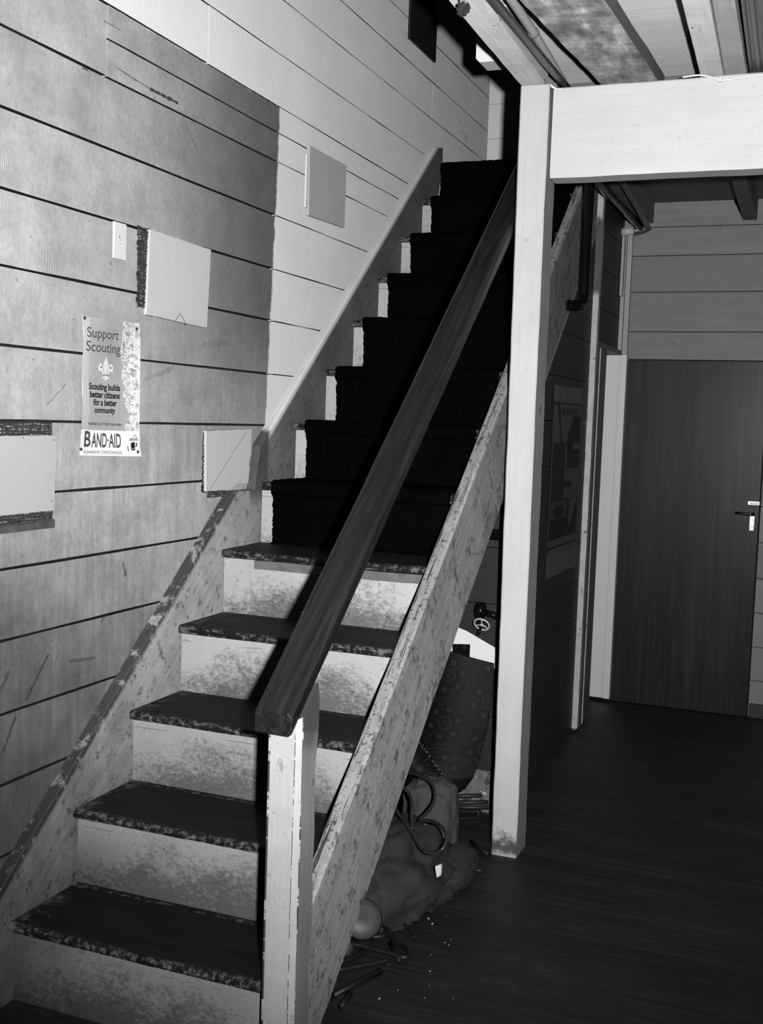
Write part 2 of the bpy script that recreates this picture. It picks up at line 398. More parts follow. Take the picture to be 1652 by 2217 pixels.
M_BOARDU = aged('bare_closing_boards', 0.013, 0, 45, 0.25, 0.25, 5, rough=0.6)
M_STONE = aged('rough_footing', 0.13, None, blotch=0.6, bs=22, dark=(28, 0.55, 0.05), light=(24, 0.64, 0.4), rough=0.85, bd=0.01)
M_CARD = aged('white_card', 0.70, None, blotch=0.03, rough=0.7, fine=0.04)
M_SACK = aged('grey_sacking', 0.026, None, blotch=0.75, bs=9, fine=0.3, rough=0.9, bd=0.006)
M_CANVAS = aged('canvas_bag_cloth', 0.050, None, blotch=0.4, bs=8, fine=0.2, rough=0.85, bd=0.005)
M_RUBBER = aged('dark_rubber_hose', 0.022, None, blotch=0.2, rough=0.3, spec=0.5)
M_IRON = aged('blackened_iron', 0.008, None, blotch=0.4, bs=30, rough=0.5, spec=0.4)
M_DISH = aged('dull_grey_dish', 0.050, None, blotch=0.3, bs=14, rough=0.5, spec=0.4)
M_DARKF = aged('dry_dark_petals', 0.02, None, blotch=0.4, bs=60, rough=0.8)
M_STEM = aged('pale_stems', 0.25, None, blotch=0.3, bs=60, rough=0.7)
M_HATCH = aged('dark_hatch_paint', 0.012, 2, 30, 0.2, 0.3, 8, rough=0.6)
M_INKG = aged('grey_print_ink', 0.07, None, blotch=0.05, rough=0.6)
M_INK = aged('black_print_ink', 0.012, None, blotch=0.05, rough=0.6)
M_PRINTW = aged('pale_print', 0.72, None, blotch=0.04, rough=0.6)
M_PIN = aged('dark_pin', 0.03, None, blotch=0.1, rough=0.4)
n = NT('printed_picture')
M_PRINT = n.done(n.mul(n.attr('tone'), n.add(0.9, n.mul(n.noise(90, 3, 0.6), 0.2))), 0.55, 0.2)
n = NT('patterned_vinyl')
M_VINYL = n.done(n.mul(n.attr('tone'), n.add(0.16, n.mul(n.noise(120, 3, 0.6), 0.28))), 0.5, 0.08)
M_ROCKW = aged('pale_chip', 0.6, None, blotch=0.2, bs=40, rough=0.8)

# ------------------------------------------------------------------ mesh helpers (survey units)
class MB:
    def __init__(s): s.v = []; s.f = []; s.mi = []; s.tone = []
    def quadbox(s, p, mi=0):
        """p: 8 points, bottom ring then top ring"""
        o = len(s.v); s.v += [tuple(q) for q in p]
        for f in ((3, 2, 1, 0), (4, 5, 6, 7), (0, 1, 5, 4), (1, 2, 6, 5), (2, 3, 7, 6), (3, 0, 4, 7)):
            s.f.append(tuple(o + i for i in f)); s.mi.append(mi)
        return s
    def box(s, x0, x1, y0, y1, z0, z1, mi=0):
        return s.quadbox([(x0, y0, z0), (x1, y0, z0), (x1, y1, z0), (x0, y1, z0), (x0, y0, z1), (x1, y0, z1), (x1, y1, z1), (x0, y1, z1)], mi)
    def loft(s, rings, mi=0, close=True, sidemi=None):
        o = len(s.v); n = len(rings[0])
        for r in rings: s.v += [tuple(q) for q in r]
        for i in range(len(rings) - 1):
            for k in range(n):
                a = o + i * n + k; b = o + i * n + (k + 1) % n
                s.f.append((a, b, b + n, a + n)); s.mi.append(sidemi[k] if sidemi else mi)
        if close:
            s.f.append(tuple(o + k for k in reversed(range(n)))); s.mi.append(mi)
            e = o + (len(rings) - 1) * n
            s.f.append(tuple(e + k for k in range(n))); s.mi.append(mi)
        return s
    def prism(s, poly, d, mi=0):
        """poly: planar 3D points, extruded by vector d"""
        return s.loft([poly, [(p[0] + d[0], p[1] + d[1], p[2] + d[2]) for p in poly]], mi)
    def tube(s, path, r, seg=10, mi=0, smooth=True):
        pts = [Vector(p) for p in path]
        if smooth and len(pts) > 2: pts = spline(pts)
        rings = []; up = Vector((0.13, 0.27, 1)).normalized(); prev = None
        for i, p in enumerate(pts):
            t = (pts[min(i + 1, len(pts) - 1)] - pts[max(i - 1, 0)])
            if t.length < 1e-9: t = Vector((0, 0, 1))
            t.normalize()
            if prev is None:
                a = t.cross(up)
                if a.length < 1e-3: a = t.cross(Vector((1, 0, 0)))
            else:
                a = prev - t * prev.dot(t)
            a.normalize(); prev = a; b = t.cross(a)
            rr = r(i / (len(pts) - 1)) if callable(r) else r
            rings.append([p + (a * math.cos(2 * math.pi * k / seg) + b * math.sin(2 * math.pi * k / seg)) * rr for k in range(seg)])
        return s.loft(rings, mi)
    def grid(s, fn, nu, nv, mi=0, tone=None):
        o = len(s.v)
        for j in range(nv + 1):
            for i in range(nu + 1):
                s.v.append(tuple(fn(i / nu, j / nv)))
                if tone: s.tone.append(tone(i / nu, j / nv))
        for j in range(nv):
            for i in range(nu):
                a = o + j * (nu + 1) + i
                s.f.append((a, a + 1, a + nu + 2, a + nu + 1)); s.mi.append(mi)
        return s
    def lathe(s, prof, c, axis, seg=20, mi=0):
        ax = Vector(axis).normalized(); a = ax.orthogonal().normalized(); b = ax.cross(a)
        rings = [[Vector(c) + ax * h + (a * math.cos(2 * math.pi * k / seg) + b * math.sin(2 * math.pi * k / seg)) * r for k in range(seg)] for r, h in prof]
        return s.loft(rings, mi)
    def build(s, name, mats, parent=None, loc=None, bevel=0.0, smooth=False, seg=2):
        L = Vector(loc if loc is not None else (0, 0, 0))
        if parent is not None: L = Vector(parent['_loc'])
        me = bpy.data.meshes.new(name)
        me.from_pydata([(Vector(v) - L) * S for v in s.v], [], s.f)
        for m in (mats if isinstance(mats, (list, tuple)) else [mats]): me.materials.append(m)
        for p, k in zip(me.polygons, s.mi): p.material_index = k
        if s.tone:
            at_ = me.attributes.new('tone', 'FLOAT', 'POINT')
            tt = s.tone + [0.5] * (len(s.v) - len(s.tone))
            at_.data.foreach_set('value', tt)
        bm = bmesh.new(); bm.from_mesh(me)
        bmesh.ops.recalc_face_normals(bm, faces=bm.faces)
        bm.to_mesh(me); bm.free()
        o = bpy.data.objects.new(name, me); COL.objects.link(o)
        if parent is not None: o.parent = parent
        else: o.location = L * S
        if bevel:
            md = o.modifiers.new('edge', 'BEVEL'); md.width = bevel * S; md.segments = seg; md.limit_method = 'ANGLE'; md.angle_limit = math.radians(40)
        if smooth:
            for p in me.polygons: p.use_smooth = True
        return o

def spline(pts, k=8):
    out = []
    for i in range(len(pts) - 1):
        p0, p1, p2, p3 = pts[max(i - 1, 0)], pts[i], pts[i + 1], pts[min(i + 2, len(pts) - 1)]
        for j in range(k):
            t = j / k
            out.append(0.5 * ((2 * p1) + (p2 - p0) * t + (2 * p0 - 5 * p1 + 4 * p2 - p3) * t * t + (3 * p1 - p0 - 3 * p2 + p3) * t ** 3))
    out.append(pts[-1])
    return out

def tag(o, label=None, cat=None, group=None, kind=None):
    if label: o['label'] = label
    if cat: o['category'] = cat
    if group: o['group'] = group
    if kind: o['kind'] = kind
    return o
def thing(name, label, cat, loc, group=None):
    o = bpy.data.objects.new(name, None); COL.objects.link(o)
    o.empty_display_size = 0.05
    o.location = Vector(loc) * S; o['_loc'] = tuple(loc)
    return tag(o, label, cat, group)
def struct(mb, name, mats, **k):
    return tag(mb.build(name, mats, **k), kind='structure')

def jit(p, amp, f=9.0, seed=0.0):
    q = Vector(p) * f + Vector((seed, seed * 1.7, -seed))
    v = mnoise.noise_vector(q)
    return (p[0] + v.x * amp, p[1] + v.y * amp, p[2] + v.z * amp)
def plank(mb, sec, ext, amp=0.0015, n=40, f=10.0, mi=0, sidemi=None, seed=0.0):
    """sec: list of 3D points at the start; ext: vector or list of end points; wobbly edges"""
    rings = []
    for i in range(n + 1):
        t = i / n
        if isinstance(ext, list): ring = [tuple(a + (b - a) * t for a, b in zip(p, q)) for p, q in zip(sec, ext)]
        else: ring = [tuple(a + b * t for a, b in zip(p, ext)) for p in sec]
        rings.append([jit(p, amp, f, seed) for p in ring] if amp else ring)
    return mb.loft(rings, mi, True, sidemi)

# ------------------------------------------------------------------ setting: floor, walls, ceiling
mb = MB()
y = -3.2; k = 0
while y < 3.77:
    w = 0.085
    mb.box(0.0, 2.7, y + 0.0004, min(y + w - 0.0004, 3.77), -0.03, 0.0); y += w; k += 1
mb.box(0.0, 2.7, -3.2, 3.77, -0.05, -0.03)
struct(mb, 'floor', M_FLOOR)

ZL = [-0.0, 0.166, 0.333, 0.4995, 0.662, 0.8295, 0.99, 1.1545, 1.319, 1.4835, 1.6535, 1.8175, 1.987, 2.155, 2.326, 2.487, 2.656, 2.808, 2.97, 3.13, 3.29, 3.45]
mb = MB()
def wall_board(y0, y1, z0, z1, g, seed):
    ny = max(2, int((y1 - y0) / 0.05)); rings = []
    for i in range(ny + 1):
        yy = y0 + (y1 - y0) * i / ny
        a = mnoise.noise(Vector((yy * 5, z0 * 9, seed))) * 0.0012; b = mnoise.noise(Vector((yy * 5, z1 * 9, seed + 0.5))) * 0.0012
        c = mnoise.noise(Vector((yy * 1.5, z1 * 3, 4.2))) * 0.0015
        rings.append([(-0.022, yy, z0 + g / 2 + a), (c, yy, z0 + g / 2 + a), (c, yy, z1 - g / 2 - b), (-0.022, yy, z1 - g / 2 - b)])
    mb.loft(rings, 0, True, [1, 0, 1, 1])
for i in range(len(ZL) - 1):
    z0, z1 = ZL[i], ZL[i + 1]
    gl, gr = 0.0066, 0.0032
    if z0 > 2.4: gl = 0.003
    parts = [(z0, z1)]
    if abs(z0 - 2.155) < 1e-3:
        wall_board(-3.2, 0.576, z0, z1, gl, 1.0)
        for a, b in ((z0, 2.245), (2.245, z1)):
            wall_board(0.580, 1.495, a, b, 0.004, 2.0); wall_board(1.495, 3.79, a, b, gr, 3.0)
    elif abs(z0 - 2.326) < 1e-3:
        wall_board(-3.2, 1.05, z0, z1, gl, 1.0); wall_board(1.052, 3.79, z0, z1, gr, 1.0)
    elif abs(z0 - 2.656) < 1e-3:
        wall_board(-3.2, 2.928, z0, z1, gl, 1.0); wall_board(2.930, 3.79, z0, z1, gr, 1.0)
    else:
        wall_board(-3.2, 1.495, z0, z1, gl, 1.0); wall_board(1.495, 3.79, z0, z1, gr, 1.0)
mb.box(-0.05, -0.024, -3.2, 3.79, 0, 3.45, 1)
struct(mb, 'wall_left', [M_WALL, M_GAP])

# back wall
ZB = [0.0, 0.177, 0.338, 0.500, 0.665, 0.835, 1.005, 1.175, 1.345, 1.515, 1.683, 1.816, 2.004, 2.1755, 2.31, 2.435, 2.6, 2.77, 2.94, 3.11, 3.28, 3.45]
mb = MB()
for a, b in zip(ZB[:-1], ZB[1:]):
    up = a >= 2.43
    g = 0.001 if up else 0.0038
    if up: mb.box(0.0, 2.7, 3.772, 3.80, a + g, b - g, 2)
    elif b <= 1.69: mb.box(1.41, 2.7, 3.772, 3.80, a + g / 2, b - g / 2)
    else: mb.box(0.70, 2.7, 3.772, 3.80, a + g / 2, b - g / 2)
mb.box(0.0, 2.7, 3.80, 3.84, 0, 3.45, 1)
struct(mb, 'wall_back', [M_BACK, M_GAP, M_PLAST])
mb = MB(); mb.box(1.415, 2.7, 3.75, 3.772, 0, 0.068); struct(mb, 'baseboard_back', M_SKIRT, bevel=0.004)

# ceiling: the boards of the storey above, seen from below, with the landing
mb = MB()
def ey(p, q, y):        # x on the line through two ceiling points
    return p[0] + (q[0] - p[0]) * (y - p[1]) / (q[1] - p[1])
pl0, pl1 = at(1126, 0, 2, 2.356), at(1302, 183, 2, 2.356)
jl0, jl1 = at(1476, 0, 2, 2.356), at(1516, 160, 2, 2.356)
y = -3.2
while y < 1.9:
    y1 = min(y + 0.2796, 1.9)
    def strip(xa0, xa1, xb0, xb1):
        if xb0 > xa0 and xb1 > xa1:
            mb.quadbox([(xa0, y, 2.450), (xb0, y, 2.450), (xb1, y1, 2.450), (xa1, y1, 2.450), (xa0, y, 2.460), (xb0, y, 2.460), (xb1, y1, 2.460), (xa1, y1, 2.460)])
    g0, g1 = ey(pl0, pl1, y) - 0.014, ey(pl0, pl1, y1) - 0.014  # slots left beside plank and joist, standing in for their cast shadows
    h0, h1 = ey(jl0, jl1, y) - 0.008, ey(jl0, jl1, y1) - 0.008
    strip(0.80, 0.80, g0, g1); strip(g0 + 0.10, g1 + 0.10, h0, h1); strip(h0 + 0.05, h1 + 0.05, 2.7, 2.7)
    y += 0.28
mb.box(0.80, 2.7, 1.9, 3.77, 2.425, 2.460, 1)
mb.box(0.80, 2.7, -3.2, 3.77, 2.464, 2.468, 2)  # black slab that shows through the slots as painted shadow
mb.box(0.031, 0.80, 3.02, 3.77, 2.41, 2.466)
struct(mb, 'ceiling', [M_CEIL, M_CEILB, M_GAP])

# partition under the stair and the doorway in it
XP = 0.708
mb = MB()
zz = [0.0, 0.171, 0.342, 0.513, 0.684, 0.855, 1.026, 1.197, 1.368, 1.539, 1.71, 1.881, 2.052, 2.223, 2.42]
def str_bot(y): return 1.118 + 0.826 * (y - 1.72) - 0.002      # underside of the outer string
for a, b in zip(zz[:-1], zz[1:]):
    g = 0.0035
    y0 = 1.96 if str_bot(1.96) > b else 1.72 + (b - 1.118 + 0.02) / 0.826
    poly = []
    ya = max(1.96, 1.72 + (a - 1.116) / 0.826 + 0.004); yb = max(1.96, 1.72 + (b - 1.116) / 0.826 + 0.004)
    if ya >= 3.09: continue
    yb = min(yb, 3.09)
    mb.prism([(XP - 0.02, ya, a + g / 2), (XP - 0.02, 3.09, a + g / 2), (XP - 0.02, 3.09, b - g / 2), (XP - 0.02, yb, b - g / 2)], (0.02, 0, 0))
for a, b in zip(zz[:-1], zz[1:]):                              # over the doorway
    if b > 1.71: mb.box(XP - 0.02, XP, 3.16, 3.772, max(a, 1.72) + 0.002, b - 0.002)
struct(mb, 'wall_partition', M_PART)

# door frame of the partition doorway
mb = MB()
plank(mb, [(XP, 3.085, 0.02), (XP + 0.025, 3.085, 0.02), (XP + 0.025, 3.125, 0.02), (XP, 3.125, 0.02)], (0, 0, 2.39), 0.0016, 50, 14, 0, [0, 1, 1, 0])
struct(mb, 'trim_1', [M_TRIM, M_TRIMG])  # side face greyer: shade of grazing light put into its paint
mb = MB()
mb.box(XP - 0.03, XP + 0.012, 3.126, 3.245, 0.0, 1.70)
mb.box(XP - 0.01, XP + 0.015, 3.246, 3.258, 0.0, 1.70, 1)
mb.box(XP - 0.03, XP + 0.012, 3.259, 3.41, 0.0, 1.70)
mb.box(XP - 0.03, XP + 0.022, 3.13, 3.77, 1.700, 1.722)
struct(mb, 'trim_2', [M_TRIMD, M_TRIM], bevel=0.002)
jl, jm, jr = at(1306, 990, 1, 3.715)[0], at(1331, 990, 1, 3.715)[0], at(1346, 990, 1, 3.705)[0]
mb = MB()
mb.box(0.45, jm, 3.715, 3.768, 0.018, 1.699); mb.box(jm + 0.0008, jr, 3.705, 3.768, 0.018, 1.699)
struct(mb, 'trim_3', M_WDOOR, bevel=0.002)
mb = MB()
a = at(1350, 510, 1, 3.73); b = at(1372, 510, 1, 3.73)
mb.box(XP + 0.001, XP + 0.020, 3.735, 3.771, 1.69, 2.31); mb.box(XP + 0.021, b[0] - 0.006, 3.745, 3.771, 1.69, 2.31)
mb.box(XP + 0.002, XP + 0.016, 3.70, 3.734, 1.98, 2.27)
struct(mb, 'trim_4', M_TRIMG, bevel=0.002)

# brown veneer door in the back wall
DX0, DX1 = 0.732, 1.405
dv = MB().box(DX0, DX1, 3.745, 3.785, 0.004, 1.679)
door = struct(dv, 'door_1', M_DOOR, bevel=0.0015)
door['_loc'] = (0, 0, 0)
p = at(1628, 1133, 1, 3.74)
hb = MB(); hb.box(p[0] - 0.012, p[0] + 0.012, 3.735, 3.745, p[2] - 0.036, p[2] + 0.036)
hb.build('lock_plate', M_CHROME, door, bevel=0.002)
hb = MB(); q = at(1618, 1113, 1, 3.70)
hb.tube([(p[0] + 0.002, 3.737, q[2]), (p[0] + 0.002, 3.70, q[2])], 0.009, 12, smooth=False)
hb.tube([(p[0] + 0.002, 3.70, q[2]), (p[0] - 0.055, 3.697, q[2] + 0.002), (p[0] - 0.075, 3.699, q[2] + 0.003)], 0.0065, 10)
hb.build('door_handle', M_BLACKP, door, smooth=True)
hb = MB(); hb.lathe([(0.0, 0), (0.006, 0.001), (0.007, 0.006), (0.0, 0.010)], (p[0] - 0.016, 3.7, q[2]), (0, -1, 0), 12)
hb.build('handle_rose', M_CHROME, door, smooth=True)
p2 = at(1640, 1092, 1, 3.74)
hb = MB(); hb.box(p2[0] - 0.045, DX1 + 0.002, 3.728, 3.745, p2[2] - 0.006, p2[2] + 0.016); hb.box(p2[0] - 0.03, DX1 - 0.005, 3.718, 3.728, p2[2] - 0.001, p2[2] + 0.008)
hb.build('door_bolt', M_CHROME, door, bevel=0.003)

# closing boards under the stair and the footing below them
mb = MB()
YU = 1.93
for a, b in ((0.145, 0.335), (0.338, 0.53), (0.533, 0.73), (0.733, 0.925), (0.928, 1.10)):
    mb.box(0.03, XP - 0.022, YU, YU + 0.018, a, b)
struct(mb, 'wall_under_stair', M_BOARDU)
mb = MB()
def foot(u, v):
    x = 0.03 + 0.655 * u; z = 0.0 + 0.142 * v
    return (x, YU - 0.01 + mnoise.noise(Vector((x * 22, z * 22, 2))) * 0.012, z)
mb.grid(foot, 60, 16); mb.box(0.03, 0.685, YU + 0.012, YU + 0.03, 0.0, 0.142)
struct(mb, 'trim_5', M_STONE, smooth=False)

# ------------------------------------------------------------------ staircase
st = thing('staircase', 'steep wooden staircase with dark treads, scuffed white risers and a sloping dark handrail', 'staircase', (0, 0, 0))
XL, XR = 0.031, 0.688
for k in range(1, 13):
    z = k * RISE; y0 = k * GO - NOSE; y1 = (k + 1) * GO
    mb = MB()
    prof = [(y1, z), (y1, z - 0.024), (y0 + 0.008, z - 0.024), (y0 + 0.002, z - 0.021), (y0, z - 0.012), (y0 + 0.002, z - 0.004), (y0 + 0.008, z)]
    rings = []
    nx = 60
    for i in range(nx + 1):
        x = XL + (XR - XL) * i / nx
        wv = mnoise.noise(Vector((x * 14, k * 3.1, 0))) * 0.0025 + mnoise.noise(Vector((x * 60, k * 3.1, 5))) * 0.0012
        dip = -0.005 * math.exp(-((x - 0.36) / 0.2) ** 2)
        rings.append([(x, yy + (wv if yy < y0 + 0.01 else 0), zz_ + (dip if zz_ > z - 0.013 and yy < y1 - 0.05 else 0)) for yy, zz_ in prof])
    mb.loft(rings)
    mb.build('tread', M_TREAD, st)
for k in range(1, 14):
    mb = MB()
    mb.box(XL, XR, k * GO, k * GO + 0.016, (k - 1) * RISE + 0.0003, k * RISE - 0.0245 if k < 13 else 2.468)
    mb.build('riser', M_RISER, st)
mb = MB()      # bare batten nailed under the fifth nosing
plank(mb, [(0.14, 5 * GO - 0.016, 5 * RISE - 0.050), (0.14, 5 * GO, 5 * RISE - 0.050), (0.14, 5 * GO, 5 * RISE - 0.0245), (0.14, 5 * GO - 0.016, 5 * RISE - 0.0245)], (XR - 0.14 - 0.005, 0, 0.0), 0.0018, 30, 16)
mb.build('nosing_batten', M_BROWN, st)

# wall string: measured along its upper edge
mb = MB()
def wtop(y): return 0.122 + 0.828 * y
rings = []
N = 90
for i in range(N + 1):
    y = 0.02 + (2.905 - 0.02) * i / N
    t = wtop(y) + mnoise.noise(Vector((y * 9, 1.2, 0))) * 0.003
    if 1.10 < y < 1.356: t = min(t, 1.118)
    lo = max(0.0, (y - 0.33) * 0.823)
    rings.append([(0.0015, y, lo), (0.030, y, lo), (0.030, y, t - 0.003), (0.027, y, t), (0.0015, y, t + 0.001)])
rings.append([(0.0015, 3.008, 2.47), (0.030, 3.008, 2.47), (0.030, 3.008, 2.545), (0.027, 3.008, 2.549), (0.0015, 3.008, 2.55)])
mb.loft(rings)
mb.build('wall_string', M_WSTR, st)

# outer string
XI, XO = 0.691, 0.727
def otop(y): return 0.383 + 0.8265 * (y - 0.398)
def obot(y): return 1.118 + 0.826 * (y - 1.72)
mb = MB(); rings = []
N = 110
for i in range(N + 1):
    y = 0.232 + (2.985 - 0.232) * i / N
    w1 = mnoise.noise(Vector((y * 13, 3.3, 0))) * 0.0022; w2 = mnoise.noise(Vector((y * 11, 7.7, 0))) * 0.004 + max(0, 1.1 - y) * 0.010 * mnoise.noise(Vector((y * 34, 2.7, 0)))
    tp = otop(y) + w1; bt = max(0.0, obot(y) + w2)
    cx = mnoise.noise(Vector((y * 30, 9, 0))) * 0.0022
    rings.append([(XI, y, bt), (XO, y, bt), (XO, y, tp - 0.010), (XO - 0.007 + cx, y, tp), (XI + 0.003, y, tp + 0.001), (XI, y, tp - 0.003)])
mb.loft(rings, 0, True, [0, 0, 0, 1, 0, 0])
for p_ in range(len(mb.mi)): pass
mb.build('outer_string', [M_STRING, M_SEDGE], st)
mb = MB()      # moulding strip along the string's lower edge, past the post
rings = []
for i in range(31):
    y = 1.98 + (3.08 - 1.98) * i / 30
    b = obot(y)
    rings.append([(XP + 0.0002, y, b - 0.035), (XP + 0.014, y, b - 0.035), (XP + 0.014, y, b - 0.001), (XP + 0.0002, y, b - 0.001)])
mb.loft(rings)
mb.build('string_moulding', M_PSIDE, st)

# newel
NX0, NX1, NY0, NY1 = 0.695, 0.7655, 0.170, 0.240
def rail_bot(y): return 0.783 - 0.047 + 0.823 * (y - 0.14)
rings = []
N = 60
for i in range(N + 1):
    t = i / N; z = 0.0 + t * 0.81
    if t == 1: z = None
    w = mnoise.noise(Vector((z * 7 if z else 5.6, 0.5, 0))) if z is not None else 0
    w2 = mnoise.noise(Vector(((z or 0.8) * 11, 4.5, 0)))
    yb = NY1 + 0.004 + w * 0.010
    x1 = NX1 + w2 * 0.0025
    ring = [(NX0, NY0), (x1 - 0.013, NY0), (x1, NY0 + 0.009), (x1, yb), (NX0, yb)]
    rings.append([(x, y, min(z if z is not None else 9, rail_bot(y))) for x, y in ring])
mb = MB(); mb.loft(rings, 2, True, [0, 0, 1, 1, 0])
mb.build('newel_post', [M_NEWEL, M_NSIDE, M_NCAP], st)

# handrail
mb = MB()
RX0, RX1 = 0.679, 0.760
ye = 2.02
def rsec(y):
    t = 0.783 + 0.823 * (y - 0.14); b = t - 0.047
    r = 0.007
    return [(RX0 + r * 0.4, y, b), (RX1 - r, y, b), (RX1, y, b + r), (RX1, y, t - r * 1.3), (RX1 - r * 1.2, y, t), (RX0 + r, y, t), (RX0, y, t - r), (RX0, y, b + r * 0.6)]
rings = []
N = 90
for i in range(N + 1):
    y = 0.14 + (ye - 0.14) * i / N
    rings.append([jit(p, 0.0014, 8) for p in rsec(y)])
r0 = rings[0]
cx = sum(p[0] for p in r0) / 8; cz = sum(p[2] for p in r0) / 8
rings.insert(0, [(cx + (p[0] - cx) * 0.93, p[1] - 0.003, cz + (p[2] - cz) * 0.90) for p in r0])
mb.loft(rings)
mb.build('handrail', M_RAIL, st)

# ------------------------------------------------------------------ carpet runner
mb = MB()
CX0, CX1 = 0.077, 0.664
path = []
def seg(p, q, n):
    for i in range(n): path.append((p[0] + (q[0] - p[0]) * i / n, p[1] + (q[1] - p[1]) * i / n))
T = 0.011
seg((6 * GO - 0.030, 5 * RISE + 0.003), (6 * GO - T, 5 * RISE + T * 0.6), 4)
for k in range(6, 14):
    yr = k * GO; zt = k * RISE
    seg((yr - T, (k - 1) * RISE + T * 0.7), (yr - T - 0.004, zt - 0.040), 22)
    cyc, czc, rad = yr - NOSE + 0.012, zt - 0.012, 0.012 + T
    seg((yr - T - 0.004, zt - 0.040), (cyc - rad * 0.98, czc - 0.014), 5)
    for i in range(10):
        a = math.pi + 0.5 - (math.pi / 2 + 0.5) * i / 9
        path.append((cyc + rad * math.cos(a), czc + rad * math.sin(a)))
    end = (k + 1) * GO - T if k < 13 else 3.74
    seg((cyc, zt + T), (end, zt + T * 0.85), 24)
path.append((3.74, 13 * RISE + T))
nx = 90
def cfn(i, j):
    y, z = path[j]
    kx = min(1.0, max(0.0, (z - 12.06 * RISE) / (0.1 * RISE)))
    x0 = CX0 - 0.044 * kx
    x = x0 + (CX1 - x0) * i / nx
    if i == 0 or i == nx: x += random.uniform(-0.002, 0.002) + mnoise.noise(Vector((j * 0.2, i, 0))) * 0.0012
    nv = random.uniform(-0.0012, 0.0012) + mnoise.noise(Vector((x * 25, y * 25, z * 25))) * 0.0018
    return (x, y - nv, z + nv)
o = 0
for j in range(len(path)):
    for i in range(nx + 1): mb.v.append(cfn(i, j))
for j in range(len(path) - 1):
    for i in range(nx):
        a = j * (nx + 1) + i
        mb.f.append((a, a + 1, a + nx + 2, a + nx + 1)); mb.mi.append(0)
# tuck the long edges down to the boards
m0 = len(mb.v)
for j in range(len(path)):
    y, z = path[j]
    for i in (0, nx):
        v = mb.v[j * (nx + 1) + i]; mb.v.append((v[0], v[1] + 0.008, v[2] - 0.008))
for j in range(len(path) - 1):
    for q, i in enumerate((0, nx)):
        a = j * (nx + 1) + i; b = (j + 1) * (nx + 1) + i; c = m0 + j * 2 + q; d = m0 + (j + 1) * 2 + q
        mb.f.append((a, b, d, c)); mb.mi.append(0)
tag(mb.build('stair_carpet', M_CARPET), 'black pile carpet runner covering the upper flight of the staircase', 'carpet')

# ------------------------------------------------------------------ post, beam, joists
pb = [at(1062, 1850, 2, 0.0), at(1117, 1857, 2, 0.0)]
zt = 2.354
ptl, ptr = at(1126, 184, 2, zt), at(1190, 183, 2, zt)
yb0 = 1.566
bx0, bx1, tx0, tx1 = 0.7775, 0.8575, 0.7635, 0.8525
c = 0.004
sec = [(bx0, yb0 + c, 0), (bx0 + c, yb0, 0), (bx1 - c, yb0, 0), (bx1, yb0 + c, 0), (bx1, yb0 + 0.116, 0), (bx0, yb0 + 0.116, 0)]
end = [(tx0, yb0 + c, zt), (tx0 + c, yb0, zt), (tx1 - c, yb0, zt), (tx1, yb0 + c, zt), (tx1, yb0 + 0.116, zt), (tx0, yb0 + 0.116, zt)]
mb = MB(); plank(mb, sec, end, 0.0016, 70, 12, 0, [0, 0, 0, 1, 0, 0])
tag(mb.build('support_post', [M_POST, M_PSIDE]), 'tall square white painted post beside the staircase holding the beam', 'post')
YB = 1.595
mb = MB()
z0, z1 = 2.088, 2.350
sec = [(0.8585, YB + 0.006, z0), (0.8585, YB, z0 + 0.016), (0.8585, YB, z1 - 0.004), (0.8585, YB + 0.004, z1), (0.8585, YB + 0.085, z1), (0.8585, YB + 0.085, z0)]
plank(mb, sec, (1.84, 0, 0), 0.0016, 90, 9)
tag(mb.build('ceiling_beam', M_BEAM), 'deep white painted beam running across under the ceiling joists', 'beam')

def joist(name, label, e0, e1, zb, zt, mats, y0, y1, amp=0.0018, sidemi=None, grp=None):
    """e0/e1: left and right edges, each a pair of (x, y) on the underside"""
    def X(e, y): return e[0][0] + (e[1][0] - e[0][0]) * (y - e[0][1]) / (e[1][1] - e[0][1])
    mb = MB()
    s0 = [(X(e0, y0), y0, zb), (X(e1, y0), y0, zb), (X(e1, y0), y0, zt), (X(e0, y0), y0, zt)]
    s1 = [(X(e0, y1), y1, zb), (X(e1, y1), y1, zb), (X(e1, y1), y1, zt), (X(e0, y1), y1, zt)]
    plank(mb, s0, s1, amp, 60, 9, 0, sidemi)
    return tag(mb.build(name, mats), label, 'joist', grp)
ZJ = 2.356
G = 'joists under the ceiling'
def pe(a, b, z): return (at(*a, 2, z)[:2], at(*b, 2, z)[:2])
joist('ceiling_joist', 'whitewashed joist along the stairwell edge ending on the post top', pe((1001, 35), (1126, 182), ZJ), pe((1046, 15), (1170, 180), ZJ), ZJ, 2.466, [M_JOIST], -1.2, 1.60, grp=G)
joist('ceiling_joist', 'wide mottled stained plank under the ceiling beside the dark pipe', pe((1126, 0), (1302, 183), ZJ), pe((1310, 0), (1422, 171), ZJ), ZJ, 2.396, [M_PLANK, M_PLANKE], -1.2, 1.72, 0.003, [0, 1, 0, 0], grp=G)
joist('ceiling_joist', 'narrow pale joist over the beam with a raw batten on its side', pe((1476, 0), (1516, 160), ZJ), pe((1535, 0), (1566, 160), ZJ), ZJ, 2.449, [M_JOIST], -1.2, 1.72, grp=G)
joist('ceiling_joist', 'raw knotty pine batten nailed against the narrow pale joist', pe((1538, 0), (1568, 160), ZJ), pe((1588, 0), (1614, 157), ZJ), ZJ + 0.012, 2.449, [M_JRAW], -1.2, 1.72, grp=G)
joist('ceiling_joist', 'short grey joist beyond the beam above the brown door', pe((1583, 385), (1610, 482), 2.33), pe((1616, 385), (1640, 480), 2.33), 2.33, 2.424, [M_JGREY], 1.70, 3.77, grp=G)
